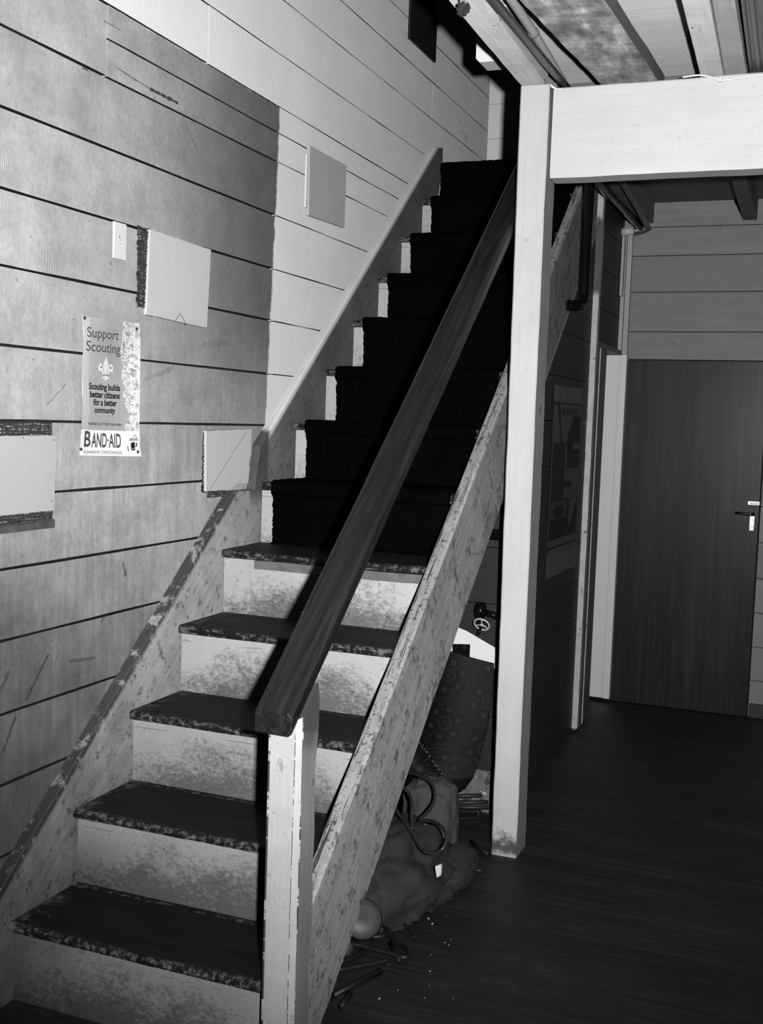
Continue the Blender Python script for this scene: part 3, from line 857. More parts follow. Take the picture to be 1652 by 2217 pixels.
joist('ceiling_joist', 'grey joist beyond the beam alongside the ceiling pipes', ((0.79, 1.7), (0.785, 3.77)), ((0.843, 1.7), (0.843, 3.77)), 2.33, 2.424, [M_JGREY], 1.70, 3.77, grp=G)

# wood ledge strip on the stairwell joist with its clips
mb = MB()
a0, a1 = at(1078, 30, 2, 2.38), at(1172, 170, 2, 2.38)
plank(mb, [(a0[0], a0[1], 2.375), (a0[0] + 0.02, a0[1], 2.375), (a0[0] + 0.02, a0[1], 2.40), (a0[0], a0[1], 2.40)], (a1[0] - a0[0], a1[1] - a0[1], 0), 0.0015, 30, 14)
tag(mb.build('packing_strip', M_JRAW), 'thin raw timber strip between the stairwell joist and the dark pipe', 'strip')

# ------------------------------------------------------------------ pipes
def pipe(name, label, path, r, mat, cat='pipe', smooth=False, seg=14, grp=None):
    mb = MB(); mb.tube(path, r, seg, smooth=smooth)
    return tag(mb.build(name, mat, smooth=True), label, cat, grp)
def ppt(u, v, z): return at(u, v, 2, z)
zp = 2.372
a, b = ppt(1068, 0, zp), ppt(1215, 175, zp)
ex = lambda p, q, t: tuple(p[i] + (q[i] - p[i]) * t for i in range(3))
pipe('iron_pipe', 'dark grey pipe running under the ceiling beside the stairwell joist', [ex(a, b, -2.0), a, b, ex(a, b, 1.13)], 0.0115, M_GREYP)
zc = 2.398
a, b, c_ = ppt(1108, 0, zc), ppt(1155, 70, zc), ppt(1222, 182, zc)
cp = thing('conduit_pipe', 'pale painted conduit with a collar beside the dark ceiling pipe', 'pipe', a)
mb = MB(); mb.tube([ex(a, b, -3), a, b, c_, ex(b, c_, 1.12)], 0.0125, 14, smooth=False); mb.build('tube', M_LPIPE, cp, smooth=True)
mb = MB(); m1 = ppt(1143, 68, zc)
dirv = Vector(b) - Vector(a); dirv.normalize()
mb.tube([Vector(b) - dirv * 0.004, Vector(b) + dirv * 0.004], 0.0155, 16, smooth=False); mb.build('collar', M_JGREY, cp, smooth=False)
# square dark downpipe by the right frame edge
mb = MB(); z = 2.36
e0 = pe((1603, 0), (1622, 155), z); e1 = pe((1640, 0), (1655, 150), z)
s = []
for (e, y) in ((e0, 0), (e1, 0)): pass
def X(e, y): return e[0][0] + (e[1][0] - e[0][0]) * (y - e[0][1]) / (e[1][1] - e[0][1])
for y in (-1.2, 1.72):
    l, r_ = X(e0, y), X(e1, y); w = r_ - l
    s.append([(l, y, z + 0.004), (l + 0.2 * w, y, z), (l + 0.28 * w, y, z + 0.007), (l + 0.45 * w, y, z + 0.007), (l + 0.5 * w, y, z), (l + 0.75 * w, y, z), (l + 0.8 * w, y, z + 0.006), (r_, y, z + 0.004), (r_, y, 2.449), (l, y, 2.449)])
mb.loft(s)
tag(mb.build('grooved_batten', M_BROWN), 'dark brown grooved batten under the ceiling past the raw batten', 'batten')

zq = 2.30
a, b = ppt(1298, 400, zq), ppt(1388, 492, zq)
pipe('ceiling_pipe', 'thick black pipe beyond the beam running toward the back wall', [ex(a, b, -1.1), ex(a, b, 1.0)], 0.018, M_BLACKP, grp='pipes beyond the beam')
a, b = ppt(1352, 400, zq), ppt(1402, 490, zq)
pipe('ceiling_pipe', 'slimmer grey pipe beside the thick black pipe beyond the beam', [ex(a, b, -1.2), ex(a, b, 1.0), at(1398, 494, 1, 3.72)], 0.013, M_GREYP, grp='pipes beyond the beam')
sp_ = thing('pipe_stub', 'short pale pipe stub with dark collar on the back wall corner', 'pipe', at(1365, 500, 1, 3.70))
mb = MB(); mb.tube([at(1344, 503, 1, 3.70), at(1374, 499, 1, 3.70)], 0.019, 16, smooth=False); mb.build('stub', M_LPIPE, sp_, smooth=True)
mb = MB(); mb.tube([at(1372, 500, 1, 3.70), at(1392, 496, 1, 3.705), at(1406, 488, 1, 3.71)], 0.022, 16); mb.build('collar', M_GREYP, sp_, smooth=True)
p0 = at(1278, 395, 0, 0.775); p1 = at(1265, 640, 0, 0.775)
ydp = (p0[1] + p1[1]) / 2
pipe('elbow_pipe', 'glossy black downpipe with an elbow running past the sloping string', [(0.772, ydp, 2.424), (0.772, ydp, 2.1), (0.772, ydp, 1.90), (0.772, ydp - 0.003, 1.845), (0.768, ydp - 0.03, 1.812), (0.758, ydp - 0.075, 1.806), (0.735, ydp - 0.10, 1.806)], 0.021, M_BLACKP, smooth=True, seg=18)
# under the stair: big pipe and a wheel valve
a = at(1066, 1157, 1, 1.87)
pipe('waste_pipe', 'thick dark pipe crossing under the stairs above the valve', [(0.3, 1.87, a[2]), (0.70, 1.87, a[2])], 0.018, M_BLACKP)
vc = at(1040, 1322, 1, 1.86); wc = at(1043, 1352, 1, 1.81)
va = thing('wheel_valve', 'black water valve with a bright spoked handwheel under the stairs', 'valve', vc)
mb = MB(); mb.tube([vc, (0.70, 1.86, at(1066, 1336, 1, 1.86)[2])], 0.011, 12, smooth=False)
mb.build('pipe_tail', M_BLACKP, va, smooth=True)
mb = MB(); mb.lathe([(0.0, 0.03), (0.012, 0.028), (0.019, 0.018), (0.021, 0.0), (0.017, -0.02), (0.010, -0.03), (0.010, -0.045)], vc, (0, 0.25, 1), 18)
mb.tube([vc, tuple((vc[i] + wc[i]) / 2 for i in range(3)), wc], 0.009, 10)
mb.build('valve_body', M_BLACKP, va, smooth=True)
mb = MB()
ax = Vector((-0.05, -0.8, -0.6)).normalized(); u_ = ax.orthogonal().normalized(); w_ = ax.cross(u_)
ring = [Vector(wc) + (u_ * math.cos(t * math.pi / 16) + w_ * math.sin(t * math.pi / 16)) * 0.026 for t in range(33)]
mb.tube(ring, 0.0032, 8, smooth=False)
for t in range(3):
    an = t * 2 * math.pi / 3 + math.pi / 2
    mb.tube([Vector(wc), Vector(wc) + (u_ * math.cos(an) + w_ * math.sin(an)) * 0.026], 0.0026, 6, smooth=False)
mb.lathe([(0.0, -0.004), (0.006, -0.003), (0.006, 0.006), (0, 0.008)], wc, ax, 10)
mb.build('handwheel', M_LPIPE, va, smooth=True)
mb = MB(); mb.tube([Vector(wc), Vector(wc) + Vector((-0.004, -0.02, -0.035))], 0.0045, 8, smooth=False)
mb.build('spindle', M_BLACKP, va, smooth=True)

# white flex along the beam top
mb = MB()
pts = [(1478, 168), (1500, 165), (1520, 164), (1545, 170), (1558, 175), (1580, 173), (1610, 168), (1660, 163), (1720, 158)]
mb.tube([at(u, v - 1, 1, YB - 0.004) for u, v in pts], 0.0026, 8)
cb_ = thing('white_flex', 'thin white electric flex clipped along the top of the white beam', 'cable', at(1558, 175, 1, YB - 0.004))
mb.build('flex', M_CABLE, cb_, smooth=True)
q = at(1559, 174, 1, YB - 0.005)
mb = MB(); mb.box(q[0] - 0.005, q[0] + 0.005, q[1] - 0.005, q[1] + 0.004, q[2] - 0.004, q[2] + 0.005); mb.build('clip', M_CABLE, cb_, bevel=0.0015)
mb = MB(); mb.tube([at(1191, 184, 1, YB - 0.012), at(1198, 189, 1, YB - 0.012), at(1207, 193, 1, YB - 0.010), at(1216, 192, 1, YB - 0.006)], lambda t: 0.0045 * (1 - 0.6 * t), 8)
tag(mb.build('wire_scrap', M_CABLE, smooth=True), 'short curved scrap of white flex at the post and beam corner', 'cable')

# white boxed end in the stairwell
bl = at(1030, 133, 1, 1.62); tl = at(1027, 76, 1, 1.62)
mb = MB()
x0, zb_ = bl[0] - 0.004, bl[2]
poly = [(x0, 1.63, zb_ + 0.012), (x0 + 0.012, 1.63, zb_), (0.772, 1.63, zb_), (0.772, 1.63, 2.62), (x0, 1.63, 2.62)]
mb.prism(poly, (0, 0.09, 0))
tag(mb.build('boxed_end', M_CARD, bevel=0.002), 'white boxed board end jutting into the stairwell beyond the edge joist', 'board')
# dark hatch high on the left wall
h = [at(880, -12, 0, 0.004), at(940, 30, 0, 0.004), at(940, 132, 0, 0.004), at(886, 84, 0, 0.004)]
mb = MB()
ya, yb_ = h[3][1] - 0.012, h[2][1]
mb.box(0.002, 0.012, ya, yb_, h[3][2] - 0.002, 3.14)
tag(mb.build('wall_hatch', M_HATCH, bevel=0.001), 'dark hatch cover set high on the plank wall near the stair top', 'hatch')
# dried flower cluster hanging at the joist edge
fc = at(1003, 20, 1, 0.80)
fl = thing('dried_flower', 'dark dried flower head on pale stems hanging at the stairwell joist edge', 'flower', fc)
mb = MB()
for i in range(9):
    a = i * 2 * math.pi / 9 + 0.2
    d = Vector((math.cos(a), 0.25 * math.sin(a * 2), math.sin(a)))
    mb.tube([Vector(fc), Vector(fc) + d * 0.009, Vector(fc) + d * 0.017], lambda t: 0.0022 + 0.0035 * math.sin(t * 2.8), 7)
mb.build('petals', M_DARKF, fl, smooth=True)
mb = MB()
for i, (dx, dy) in enumerate(((-0.022, 0.0), (-0.012, 0.004), (-0.002, 0.0), (0.008, 0.003), (0.020, 0.0))):
    mb.tube([Vector(fc), Vector(fc) + Vector((dx * 0.4, dy, 0.025)), Vector(fc) + Vector((dx, dy, 0.075))], 0.0024, 6)
mb.build('stems', M_STEM, fl, smooth=True)

# ------------------------------------------------------------------ text helper
def text_polys(body, bold=0.0, spacing=1.0):
    cu = bpy.data.curves.new('lettering', 'FONT'); cu.body = body; cu.offset = bold; cu.space_character = spacing; cu.resolution_u = 4
    ob = bpy.data.objects.new('lettering', cu); COL.objects.link(ob)
    dg = bpy.context.evaluated_depsgraph_get(); dg.update()
    me = bpy.data.meshes.new_from_object(ob.evaluated_get(dg))
    vs = [(v.co.x, v.co.y) for v in me.vertices]; fs = [tuple(p.vertices) for p in me.polygons]
    bpy.data.objects.remove(ob); bpy.data.curves.remove(cu); bpy.data.meshes.remove(me)
    return vs, fs
_H = text_polys('H')[0]
CAPH = max(v[1] for v in _H)
def put_text(mb, fn, body, u0, u1, vb, cap, bold=0.0, shear=0.0, spacing=1.0, rise=0.0):
    vs, fs = text_polys(body, bold, spacing)
    xs = [v[0] for v in vs]; a, b = min(xs), max(xs)
    o = len(mb.v)
    for x, y in vs:
        yy = y / CAPH
        xx = (x - a) / (b - a)
        u = u0 + (u1 - u0) * xx + shear * yy * cap
        mb.v.append(tuple(fn(u, vb - cap * yy + rise * xx)))
    for f in fs: mb.f.append(tuple(o + i for i in f)); mb.mi.append(0)

# ------------------------------------------------------------------ scouting poster on the left wall
cTL, cTR, cBR, cBL = at(174, 684, 0, 0.004), at(300, 700, 0, 0.004), at(297, 988, 0, 0.004), at(171, 986, 0, 0.004)
def pfn(lift):
    def f(u, v):
        y = (cTL[1] * (1 - u) + cTR[1] * u) * (1 - v) + (cBL[1] * (1 - u) + cBR[1] * u) * v
        z = (cTL[2] * (1 - u) + cTR[2] * u) * (1 - v) + (cBL[2] * (1 - u) + cBR[2] * u) * v
        ew = 0.004 * math.sin(v * math.pi * 2.0 + 0.6)
        if u > 0.98: y += ew + 0.004 * math.sin(v * 9)
        if u < 0.02: y += 0.005 * math.sin(v * math.pi) + 0.003 * math.sin(v * 7)
        x = 0.0055 + 0.0030 * math.sin(u * 5.0 + v * 3.0) + 0.0020 * math.sin(v * 11 + u * 2)
        x += 0.006 * max(0, u - 0.86) / 0.14 * math.sin(v * math.pi) + 0.006 * max(0, v - 0.93) / 0.07 * u
        return (x + lift, y, z)
    return f
def strip_edge(v):
    pts = [(0, 0.70), (0.17, 0.70), (0.19, 0.685), (0.24, 0.69), (0.31, 0.735), (0.335, 0.755), (0.37, 0.72), (0.41, 0.71), (0.465, 0.73), (0.47, 0.76), (0.53, 0.725), (0.56, 0.72), (0.60, 0.745), (0.66, 0.80), (0.69, 0.84), (0.715, 0.81), (0.75, 0.765), (0.80, 0.78), (0.82, 0.80), (1, 0.80)]
    for (a, b), (c, d) in zip(pts[:-1], pts[1:]):
        if a <= v <= c: return b + (d - b) * (v - a) / (c - a)
    return 0.8
def ptone(u, v):
    if v > 0.81: return 0.80
    e = strip_edge(v)
    if u > e: 
        q = mnoise.noise(Vector((u * 14, v * 30, 3)))
        ln = abs(mnoise.noise(Vector((u * 20, v * 44, 8)))) 
        t = 0.68 if q < 0.15 else 0.46
        if ln < 0.06 and u < 0.97: t *= 0.38
        return t
    st_ = mnoise.noise(Vector((u * 22, v * 2.5, 1))) * 0.025
    if u < 0.13: return 0.46 + st_
    return 0.37 + st_ + 0.05 * mnoise.noise(Vector((u * 3, v * 4, 6)))
po = thing('poster', 'tall thin paper scouting poster pinned to the plank wall', 'poster', (0.004, cTL[1], cBL[2]))
mb = MB(); mb.grid(pfn(0), 90, 200, tone=ptone); mb.build('sheet', M_PRINT, po, smooth=True)
F = pfn(0.0012)
for nm, mt, args in (('heading_lettering', M_INKG, ('Support', 0.075, 0.625, 0.143, 0.070, 0.004)),
                     ('heading_lettering', M_INKG, ('Scouting', 0.065, 0.680, 0.242, 0.070, 0.004)),
                     ('slogan_lettering', M_INK, ('Scouting builds', 0.125, 0.67, 0.516, 0.044, 0.035, 0.16)),
                     ('slogan_lettering', M_INK, ('better citizens', 0.135, 0.66, 0.574, 0.044, 0.035, 0.16)),
                     ('slogan_lettering', M_INK, ('for a better', 0.195, 0.61, 0.630, 0.044, 0.035, 0.16)),
                     ('slogan_lettering', M_INK, ('community', 0.215, 0.585, 0.684, 0.040, 0.035, 0.16)),
                     ('thanks_lettering', M_INK, ('THANKS A LOT FOR YOUR HELP', 0.115, 0.715, 0.776, 0.018, 0.02)),
                     ('brand_lettering', M_INKG, ('B', 0.070, 0.185, 0.934, 0.110, 0.02)),
                     ('brand_lettering', M_INKG, ('AND\u00b7AID', 0.200, 0.700, 0.936, 0.100, 0.02)),
                     ('brand_lettering', M_INKG, ('ADHESIVE DRESSINGS', 0.06, 0.695, 0.985, 0.022, 0.004))):
    mb = MB(); put_text(mb, F, *args); mb.build(nm, mt, po)
mb = MB()
put_text(mb, F, 'BAND-AID', 0.845, 0.975, 0.885, 0.022, 0.03, rise=-0.006)
def rect(mb, fn, u0, v0, u1, v1, sk=0.0):
    o = len(mb.v); mb.v += [tuple(fn(u0, v0)), tuple(fn(u1, v0)), tuple(fn(u1 - sk, v1)), tuple(fn(u0 - sk, v1))]; mb.f.append((o, o + 1, o + 2, o + 3)); mb.mi.append(0)
def poly(mb, fn, pts):
    o = len(mb.v); mb.v += [tuple(fn(*p)) for p in pts]; mb.f.append(tuple(range(o, o + len(pts)))); mb.mi.append(0)
poly(mb, F, [(0.86, 0.905), (0.885, 0.893), (0.925, 0.893), (0.915, 0.955), (0.855, 0.955)])
poly(mb, F, [(0.94, 0.905), (0.965, 0.890), (0.955, 0.925), (0.935, 0.935)])
rect(mb, F, 0.80, 0.925, 0.812, 0.965); rect(mb, F, 0.90, 0.842, 0.955, 0.847)
mb.build('carton_print', M_INK, po)
F2 = pfn(0.0022)
mb = MB()
rect(mb, F2, 0.875, 0.928, 0.905, 0.932, 0.003); rect(mb, F2, 0.870, 0.940, 0.900, 0.944, 0.003)
mb.build('carton_lines', M_PRINTW, po)
# fleur-de-lis badge
def petal(cx, cy, pts): return [(cx + a, cy + b) for a, b in pts]
mb = MB()
poly(mb, F, [(0.422, 0.268), (0.445, 0.297), (0.468, 0.322), (0.470, 0.345), (0.452, 0.370), (0.438, 0.395), (0.436, 0.412), (0.408, 0.412), (0.404, 0.395), (0.390, 0.370), (0.374, 0.345), (0.378, 0.322), (0.400, 0.297)])
poly(mb, F, [(0.400, 0.412), (0.444, 0.412), (0.448, 0.430), (0.438, 0.445), (0.422, 0.452), (0.404, 0.445), (0.396, 0.430)])
for sgn in (-1, 1):
    w = lambda a, b: (0.421 + sgn * a, b)
    poly(mb, F, [w(0.022, 0.400), w(0.040, 0.385), w(0.052, 0.360), w(0.066, 0.335), w(0.090, 0.322), w(0.118, 0.328), w(0.134, 0.345), w(0.132, 0.368), w(0.114, 0.385), w(0.104, 0.388), w(0.094, 0.375), w(0.076, 0.376), w(0.062, 0.390), w(0.050, 0.404), w(0.024, 0.408)])
    poly(mb, F, [w(0.024, 0.414), w(0.034, 0.414), w(0.046, 0.424), w(0.058, 0.418), w(0.064, 0.426), w(0.056, 0.436), w(0.040, 0.436), w(0.028, 0.426)])
mb.build('fleur_badge', M_PRINTW, po)
mb = MB()
rect(mb, F2, 0.375, 0.402, 0.468, 0.4055); rect(mb, F2, 0.375, 0.409, 0.468, 0.4115)
for sx in (0.331, 0.509):
    pts = []
    for k in range(10):
        a = -math.pi / 2 + k * math.pi / 5; r = 0.019 if k % 2 == 0 else 0.008
        pts.append((sx + r * math.cos(a), 0.351 + r * 0.70 * math.sin(a)))
    poly(mb, F2, pts)
mb.build('badge_stars', M_INK, po)
for (u, v) in ((0.045, 0.012), (0.955, 0.045), (0.02, 0.955), (0.955, 0.965)):
    mb = MB(); c0 = pfn(0.001)(u, v); mb.lathe([(0.0, 0.0035), (0.0028, 0.003), (0.0042, 0.001), (0.0042, 0.0)], c0, (1, 0, 0), 14)
    mb.build('pin', M_PIN, po, smooth=True)

# ------------------------------------------------------------------ dark poster on the partition
q = [at(1200, 833, 0, XP + 0.002), at(1262, 842, 0, XP + 0.002), at(1246, 1225, 0, XP + 0.002), at(1180, 1256, 0, XP + 0.002)]
def qfn(lift):
    def f(u, v):
        y = (q[0][1] * (1 - u) + q[1][1] * u) * (1 - v) + (q[3][1] * (1 - u) + q[2][1] * u) * v
        z = (q[0][2] * (1 - u) + q[1][2] * u) * (1 - v) + (q[3][2] * (1 - u) + q[2][2] * u) * v
        return (XP + 0.0025 + 0.0012 * math.sin(u * 6 + v * 4) + lift, y, z)
    return f
def q_tone(u, v):
    B, Wt = 0.03, 0.30
    if v < 0.085 or v > 0.885: return 0.30 + 0.04 * mnoise.noise(Vector((u * 8, v * 20, 0)))
    if v < 0.10 or abs(v - 0.30) < 0.006 or abs(v - 0.60) < 0.006 or abs(v - 0.845) < 0.006 or abs(v - 0.80) < 0.004: return B
    if u < 0.035 or u > 0.96: return 0.26
    if u < 0.055 or u > 0.945: return B
    if v < 0.30:
        e1 = 0.16 + 0.16 * (v - 0.1) / 0.2
        if abs(u - e1) < 0.035: return 0.05
        e2 = 0.72 - 0.25 * (v - 0.15) / 0.15
        if v > 0.15 and u > e2 + 0.04 * mnoise.noise(Vector((v * 40, 0, 0))): return B
        return 0.24
    if v < 0.60:
        if u < 0.46: return 0.045
        if v < 0.365:
            if u < 0.52: return 0.22
            if u > 0.72 and v < 0.335: return 0.24
            return 0.02
        if v < 0.43:
            if u < 0.54: return 0.24
            return 0.03 if (u * 40 + v * 60) % 3 > 0.6 else 0.10
        if v < 0.437: return B
        if 0.50 < v < 0.54 and u < 0.74 - abs(v - 0.52) * 4: return 0.05
        return 0.26 if int(u * 46) % 2 else 0.17
    if v < 0.80:
        if u < 0.60:
            if v < 0.70: return 0.03 if (u - 0.32) ** 2 / 0.03 + (v - 0.66) ** 2 / 0.0012 < 1 else 0.14
            return 0.03
        if u < 0.66: return 0.05
        return 0.20 if u < 0.92 - (v - 0.61) * 1.6 else 0.02
    if v < 0.845: return 0.22
    return 0.24
pp = thing('poster', 'dark illustrated wall chart on the boards under the stairs', 'poster', (XP, q[0][1], q[3][2]))
mb = MB(); mb.grid(qfn(0), 70, 160, tone=q_tone); mb.tone = [t * 0.30 for t in mb.tone]; mb.build('sheet', M_PRINT, pp)
for tx, u0, u1 in (('THE', 0.13, 0.40), ('MORAL', 0.45, 0.92)):
    mb = MB(); put_text(mb, qfn(0.001), tx, u0, u1, 0.150, 0.036, 0.01); mb.build('title_lettering', M_INK, pp)
for u0, u1 in ((0.10, 0.24), (0.30, 0.52), (0.55, 0.74), (0.78, 0.92)):
    mb = MB(); rect(mb, qfn(0.001), u0, 0.862, u1, 0.880); mb.build('caption_block', M_INKG, pp)

# ------------------------------------------------------------------ cover boards on the left wall
GP = 'square cover boards on the plank wall'
M_PANELB = aged('pale_cover_board', 0.54, None, blotch=0.06, bs=3, dark=(26, 0.72, 0.3), rough=0.7, fine=0.1)
def cover(label, pts_px, t, mat, jitter=0.0015):
    pts = [at(u, v, 0, t) for u, v in pts_px]
    P0 = pts[0]
    th = thing('cover_board', label, 'board', (0, min(p[1] for p in pts), min(p[2] for p in pts)), GP)
    mb = MB()
    ring = []
    m = len(pts)
    for i in range(m):
        a, b = pts[i], pts[(i + 1) % m]
        k = max(1, int((Vector(a) - Vector(b)).length / 0.012))
        for j in range(k):
            p = ex(a, b, j / k)
            if j: p = (p[0], p[1] + random.uniform(-1, 1) * jitter, p[2] + random.uniform(-1, 1) * jitter)
            ring.append(p)
    mb.loft([ring, [(0.0018, p[1], p[2]) for p in ring]])
    mb.build('panel', mat, th)
    return th
def net(th, y0, y1, z0, z1, step=0.0075, fill=0.35, w=0.0016):
    """torn open-weave hessian"""
    mb = MB(); x = 0.0035
    ny = int((y1 - y0) / step); nz = max(2, int((z1 - z0) / step))
    for i in range(ny + 1):
        y = y0 + (y1 - y0) * i / ny
        zt = z1 - random.uniform(0, 0.3) * (z1 - z0) * (random.random() < 0.3); zb = z0 + random.uniform(0, 0.25) * (z1 - z0)
        pts = [(x + random.uniform(0, 0.001), y + random.uniform(-0.0022, 0.0022), zb + (zt - zb) * k / 5) for k in range(6)]
        mb.tube(pts, w * random.uniform(0.5, 1.1), 5, smooth=False)
    for j in range(nz + 1):
        z = z0 + (z1 - z0) * j / nz
        pts = [(x + random.uniform(0, 0.001), y0 + (y1 - y0) * k / 12, z + random.uniform(-0.002, 0.002)) for k in range(13)]
        mb.tube(pts, w * random.uniform(0.7, 1.6), 5, smooth=False)
    for _ in range(int(fill * ny * nz)):
        y = random.uniform(y0, y1); z = random.uniform(z0, z1); r = random.uniform(0.002, 0.0055)
        mb.box(0.0018, 0.003, y - r, y + r, z - r * 0.7, z + r * 0.7)
    mb.build('hessian_scrap', M_NET, th)
TA = 0.012
e1_ = at(123, 943, 0, TA); e2_ = at(117, 1113, 0, TA)
A = cover('pale cover board low on the wall before the poster, hessian above and below', [(-110, 944), (123, 943), (117, 1105), (-110, 1128)], TA, M_PANEL, 0.0006)
net(A, 0.02, at(108, 920, 0, 0)[1], at(0, 940, 0, 0)[2] - 0.012, at(0, 914, 0, 0)[2], 0.0062, 0.25)
net(A, 0.02, at(112, 1130, 0, 0)[1] - 0.005, at(0, 1138, 0, 0)[2], at(0, 1108, 0, 0)[2] + 0.012, 0.006, 0.5)
mb = MB(); zz0 = at(0, 1150, 0, 0)[2]
mb.box(0.001, 0.004, 0.02, at(116, 1140, 0, 0)[1], zz0 - 0.006, zz0 + 0.014); mb.build('plaster_lip', M_WALL, A)
for (u, v) in ((118, 953), (50, 948), (112, 1084)):
    p = at(u, v, 0, TA); mb = MB(); mb.lathe([(0, 0.001), (0.0014, 0.0008), (0.0016, 0)], p, (1, 0, 0), 8); mb.build('nail', M_PIN, A)
B = cover('pale square cover board beside the small switch plate', [(326, 497), (457, 541), (448, 710), (318, 681)], TA, M_PANELB, 0.0007)
pz = at(296, 490, 0, 0); pz2 = at(313, 666, 0, 0)
net(B, at(297, 500, 0, 0)[1], at(316, 500, 0, 0)[1] + 0.01, pz2[2], pz[2], 0.0065, 0.9, 0.0017)
mb = MB()
cr = [at(u, v, 0, TA + 0.0006) for u, v in ((378, 697), (386, 685), (391, 680), (397, 690), (400, 697), (402, 704))]
mb.tube(cr, 0.0007, 5, smooth=False); mb.build('crack', M_INK, B)
C_ = cover('small pale cover board with a broken corner on the sloping stair string', [(447, 933), (545, 929), (544, 985), (538, 1000), (541, 1012), (537, 1046), (513, 1048), (500, 1060), (447, 1064)], 0.013, M_PANELB, 0.0009)
mb = MB(); mb.tube([at(534, 934, 0, 0.0135), at(455, 1060, 0, 0.0135)], 0.0006, 5, smooth=False); mb.build('pencil_line', M_INKG, C_)
net(C_, at(445, 990, 0, 0)[1] - 0.02, at(447, 990, 0, 0)[1] + 0.01, at(445, 1064, 0, 0)[2], at(445, 935, 0, 0)[2], 0.006, 1.0)
net(C_, at(447, 1070, 0, 0)[1], at(485, 1075, 0, 0)[1], at(450, 1076, 0, 0)[2], at(450, 1060, 0, 0)[2], 0.006, 0.8)
D = cover('darker grey cover board high on the freshly painted wall beside the stairs', [(671, 315), (750, 358), (746, 493), (669, 466)], TA, M_PANELG, 0.0005)
pa, pb_ = at(659, 330, 0, 0), at(664, 452, 0, 0)
mb = MB(); mb.box(0.0015, 0.008, pa[1] + 0.004, pb_[1] + 0.03, pb_[2], pa[2] - 0.005); mb.build('plaster_repair', M_PLAST, D, bevel=0.0015)

# small switch plate
s0 = [at(u, v, 0, 0.009) for u, v in ((248, 478), (275, 487), (273, 565), (246, 558))]
sw = thing('switch_plate', 'narrow ivory switch plate on the plank wall above the poster', 'switch', (0, s0[0][1], s0[3][2]))
mb = MB(); y0_, y1_, z0_, z1_ = s0[0][1], s0[1][1], s0[3][2], s0[0][2]
mb.box(0.002, 0.009, y0_, y1_, z0_, z1_); mb.build('plate', M_PLATE, sw, bevel=0.002)
mb = MB(); yc, zc_ = (y0_ + y1_) / 2, (z0_ + z1_) / 2
mb.lathe([(0.0, 0.009), (0.0025, 0.008), (0.004, 0.0)], (0.009, yc, zc_), (1, 0, -0.5), 10); mb.build('toggle', M_PLATE, sw, smooth=True)
for dz in (-0.034, 0.034):
    mb = MB(); mb.lathe([(0, 0.0014), (0.003, 0.001), (0.0036, 0)], (0.009, yc, zc_ + dz), (1, 0, 0), 12); mb.build('screw', M_PLAST, sw, smooth=True)
mb = MB(); mb.lathe([(0, 0.0006), (0.002, 0.0004), (0.0022, 0)], (0.009, yc - 0.004, zc_ + 0.010), (1, 0, 0), 8); mb.build('slot', M_INK, sw)

# ------------------------------------------------------------------ things under the stair
# white card leaning on the closing boards
YC = YU - 0.004
pc = [at(u, v, 1, YC) for u, v in ((960, 1345), (1010, 1366), (1085, 1410), (1085, 1448), (900, 1448), (900, 1345))]
mb = MB(); mb.prism([(p[0], p[1], p[2]) for p in pc], (0, 0.0025, 0))
tag(mb.build('white_card', M_CARD), 'white card with a slanted top behind the patterned vinyl sheet', 'card')
# patterned vinyl
def hexpat(a, b):
    """a, b in metres on the sheet"""
    s = 0.215
    best = None
    for ox, oy in ((0, 0), (s * 0.75, s * 0.4330127)):
        i = round((a - ox) / (1.5 * s)); j = round((b - oy) / (0.8660254 * s))
        dx = a - ox - i * 1.5 * s; dy = b - oy - j * 0.8660254 * s
        d = dx * dx + dy * dy
        if best is None or d < best[0]: best = (d, dx, dy)
    d, dx, dy = best
    r = math.sqrt(d) / s; an = math.atan2(dy, dx)
    hx = max(abs(math.cos(an + k * math.pi / 3 + math.pi / 6)) for k in range(3)) * r
    t = 0.0045
    if hx > 0.405: t = 0.009
    if 0.392 < hx < 0.405: t = 0.028
    lob = abs(math.sin(an * 3 + 0.2))
    if 0.10 < r < 0.125: t = 0.045
    if r < 0.05: t = 0.02
    if 0.17 < r < 0.36:
        m = math.sin(an * 6) * math.cos((r - 0.26) * 26)
        if m > 0.45: t = 0.045
        if m < -0.80: t = 0.02
    return t
def strip_surface(rowfn, rows, name, label, grp=None):
    mb = MB()
    def f(u, v):
        L, R_ = rowfn(v)
        bow = 0.05 * math.sin(math.pi * min(1, max(0, u)))
        return (L[0] + (R_[0] - L[0]) * u, L[1] + (R_[1] - L[1]) * u - bow * 0.5, L[2] + (R_[2] - L[2]) * u)
    def tn(u, v):
        p = f(u, v)
        return hexpat(p[0] * S * 1.0 + 0.02, p[2] * S - 0.015)
    mb.grid(f, 110, rows, tone=tn)
    o = mb.build(name, M_VINYL, smooth=True)
    md = o.modifiers.new('sheet', 'SOLIDIFY'); md.thickness = 0.003
    return tag(o, label, 'flooring sheet', grp)
RIGHT = [(0.0, 1070, 1436, 1.885), (0.2, 1066, 1500, 1.87), (0.42, 1056, 1570, 1.85), (0.62, 1040, 1640, 1.83), (0.78, 1024, 1684, 1.81), (0.90, 1006, 1708, 1.80), (1.0, 986, 1720, 1.79)]
LEFT = [(0.0, 900, 1380, 1.86), (0.2, 890, 1470, 1.84), (0.42, 880, 1540, 1.82), (0.62, 870, 1620, 1.79), (0.78, 865, 1680, 1.77), (0.90, 862, 1710, 1.76), (1.0, 860, 1722, 1.75)]
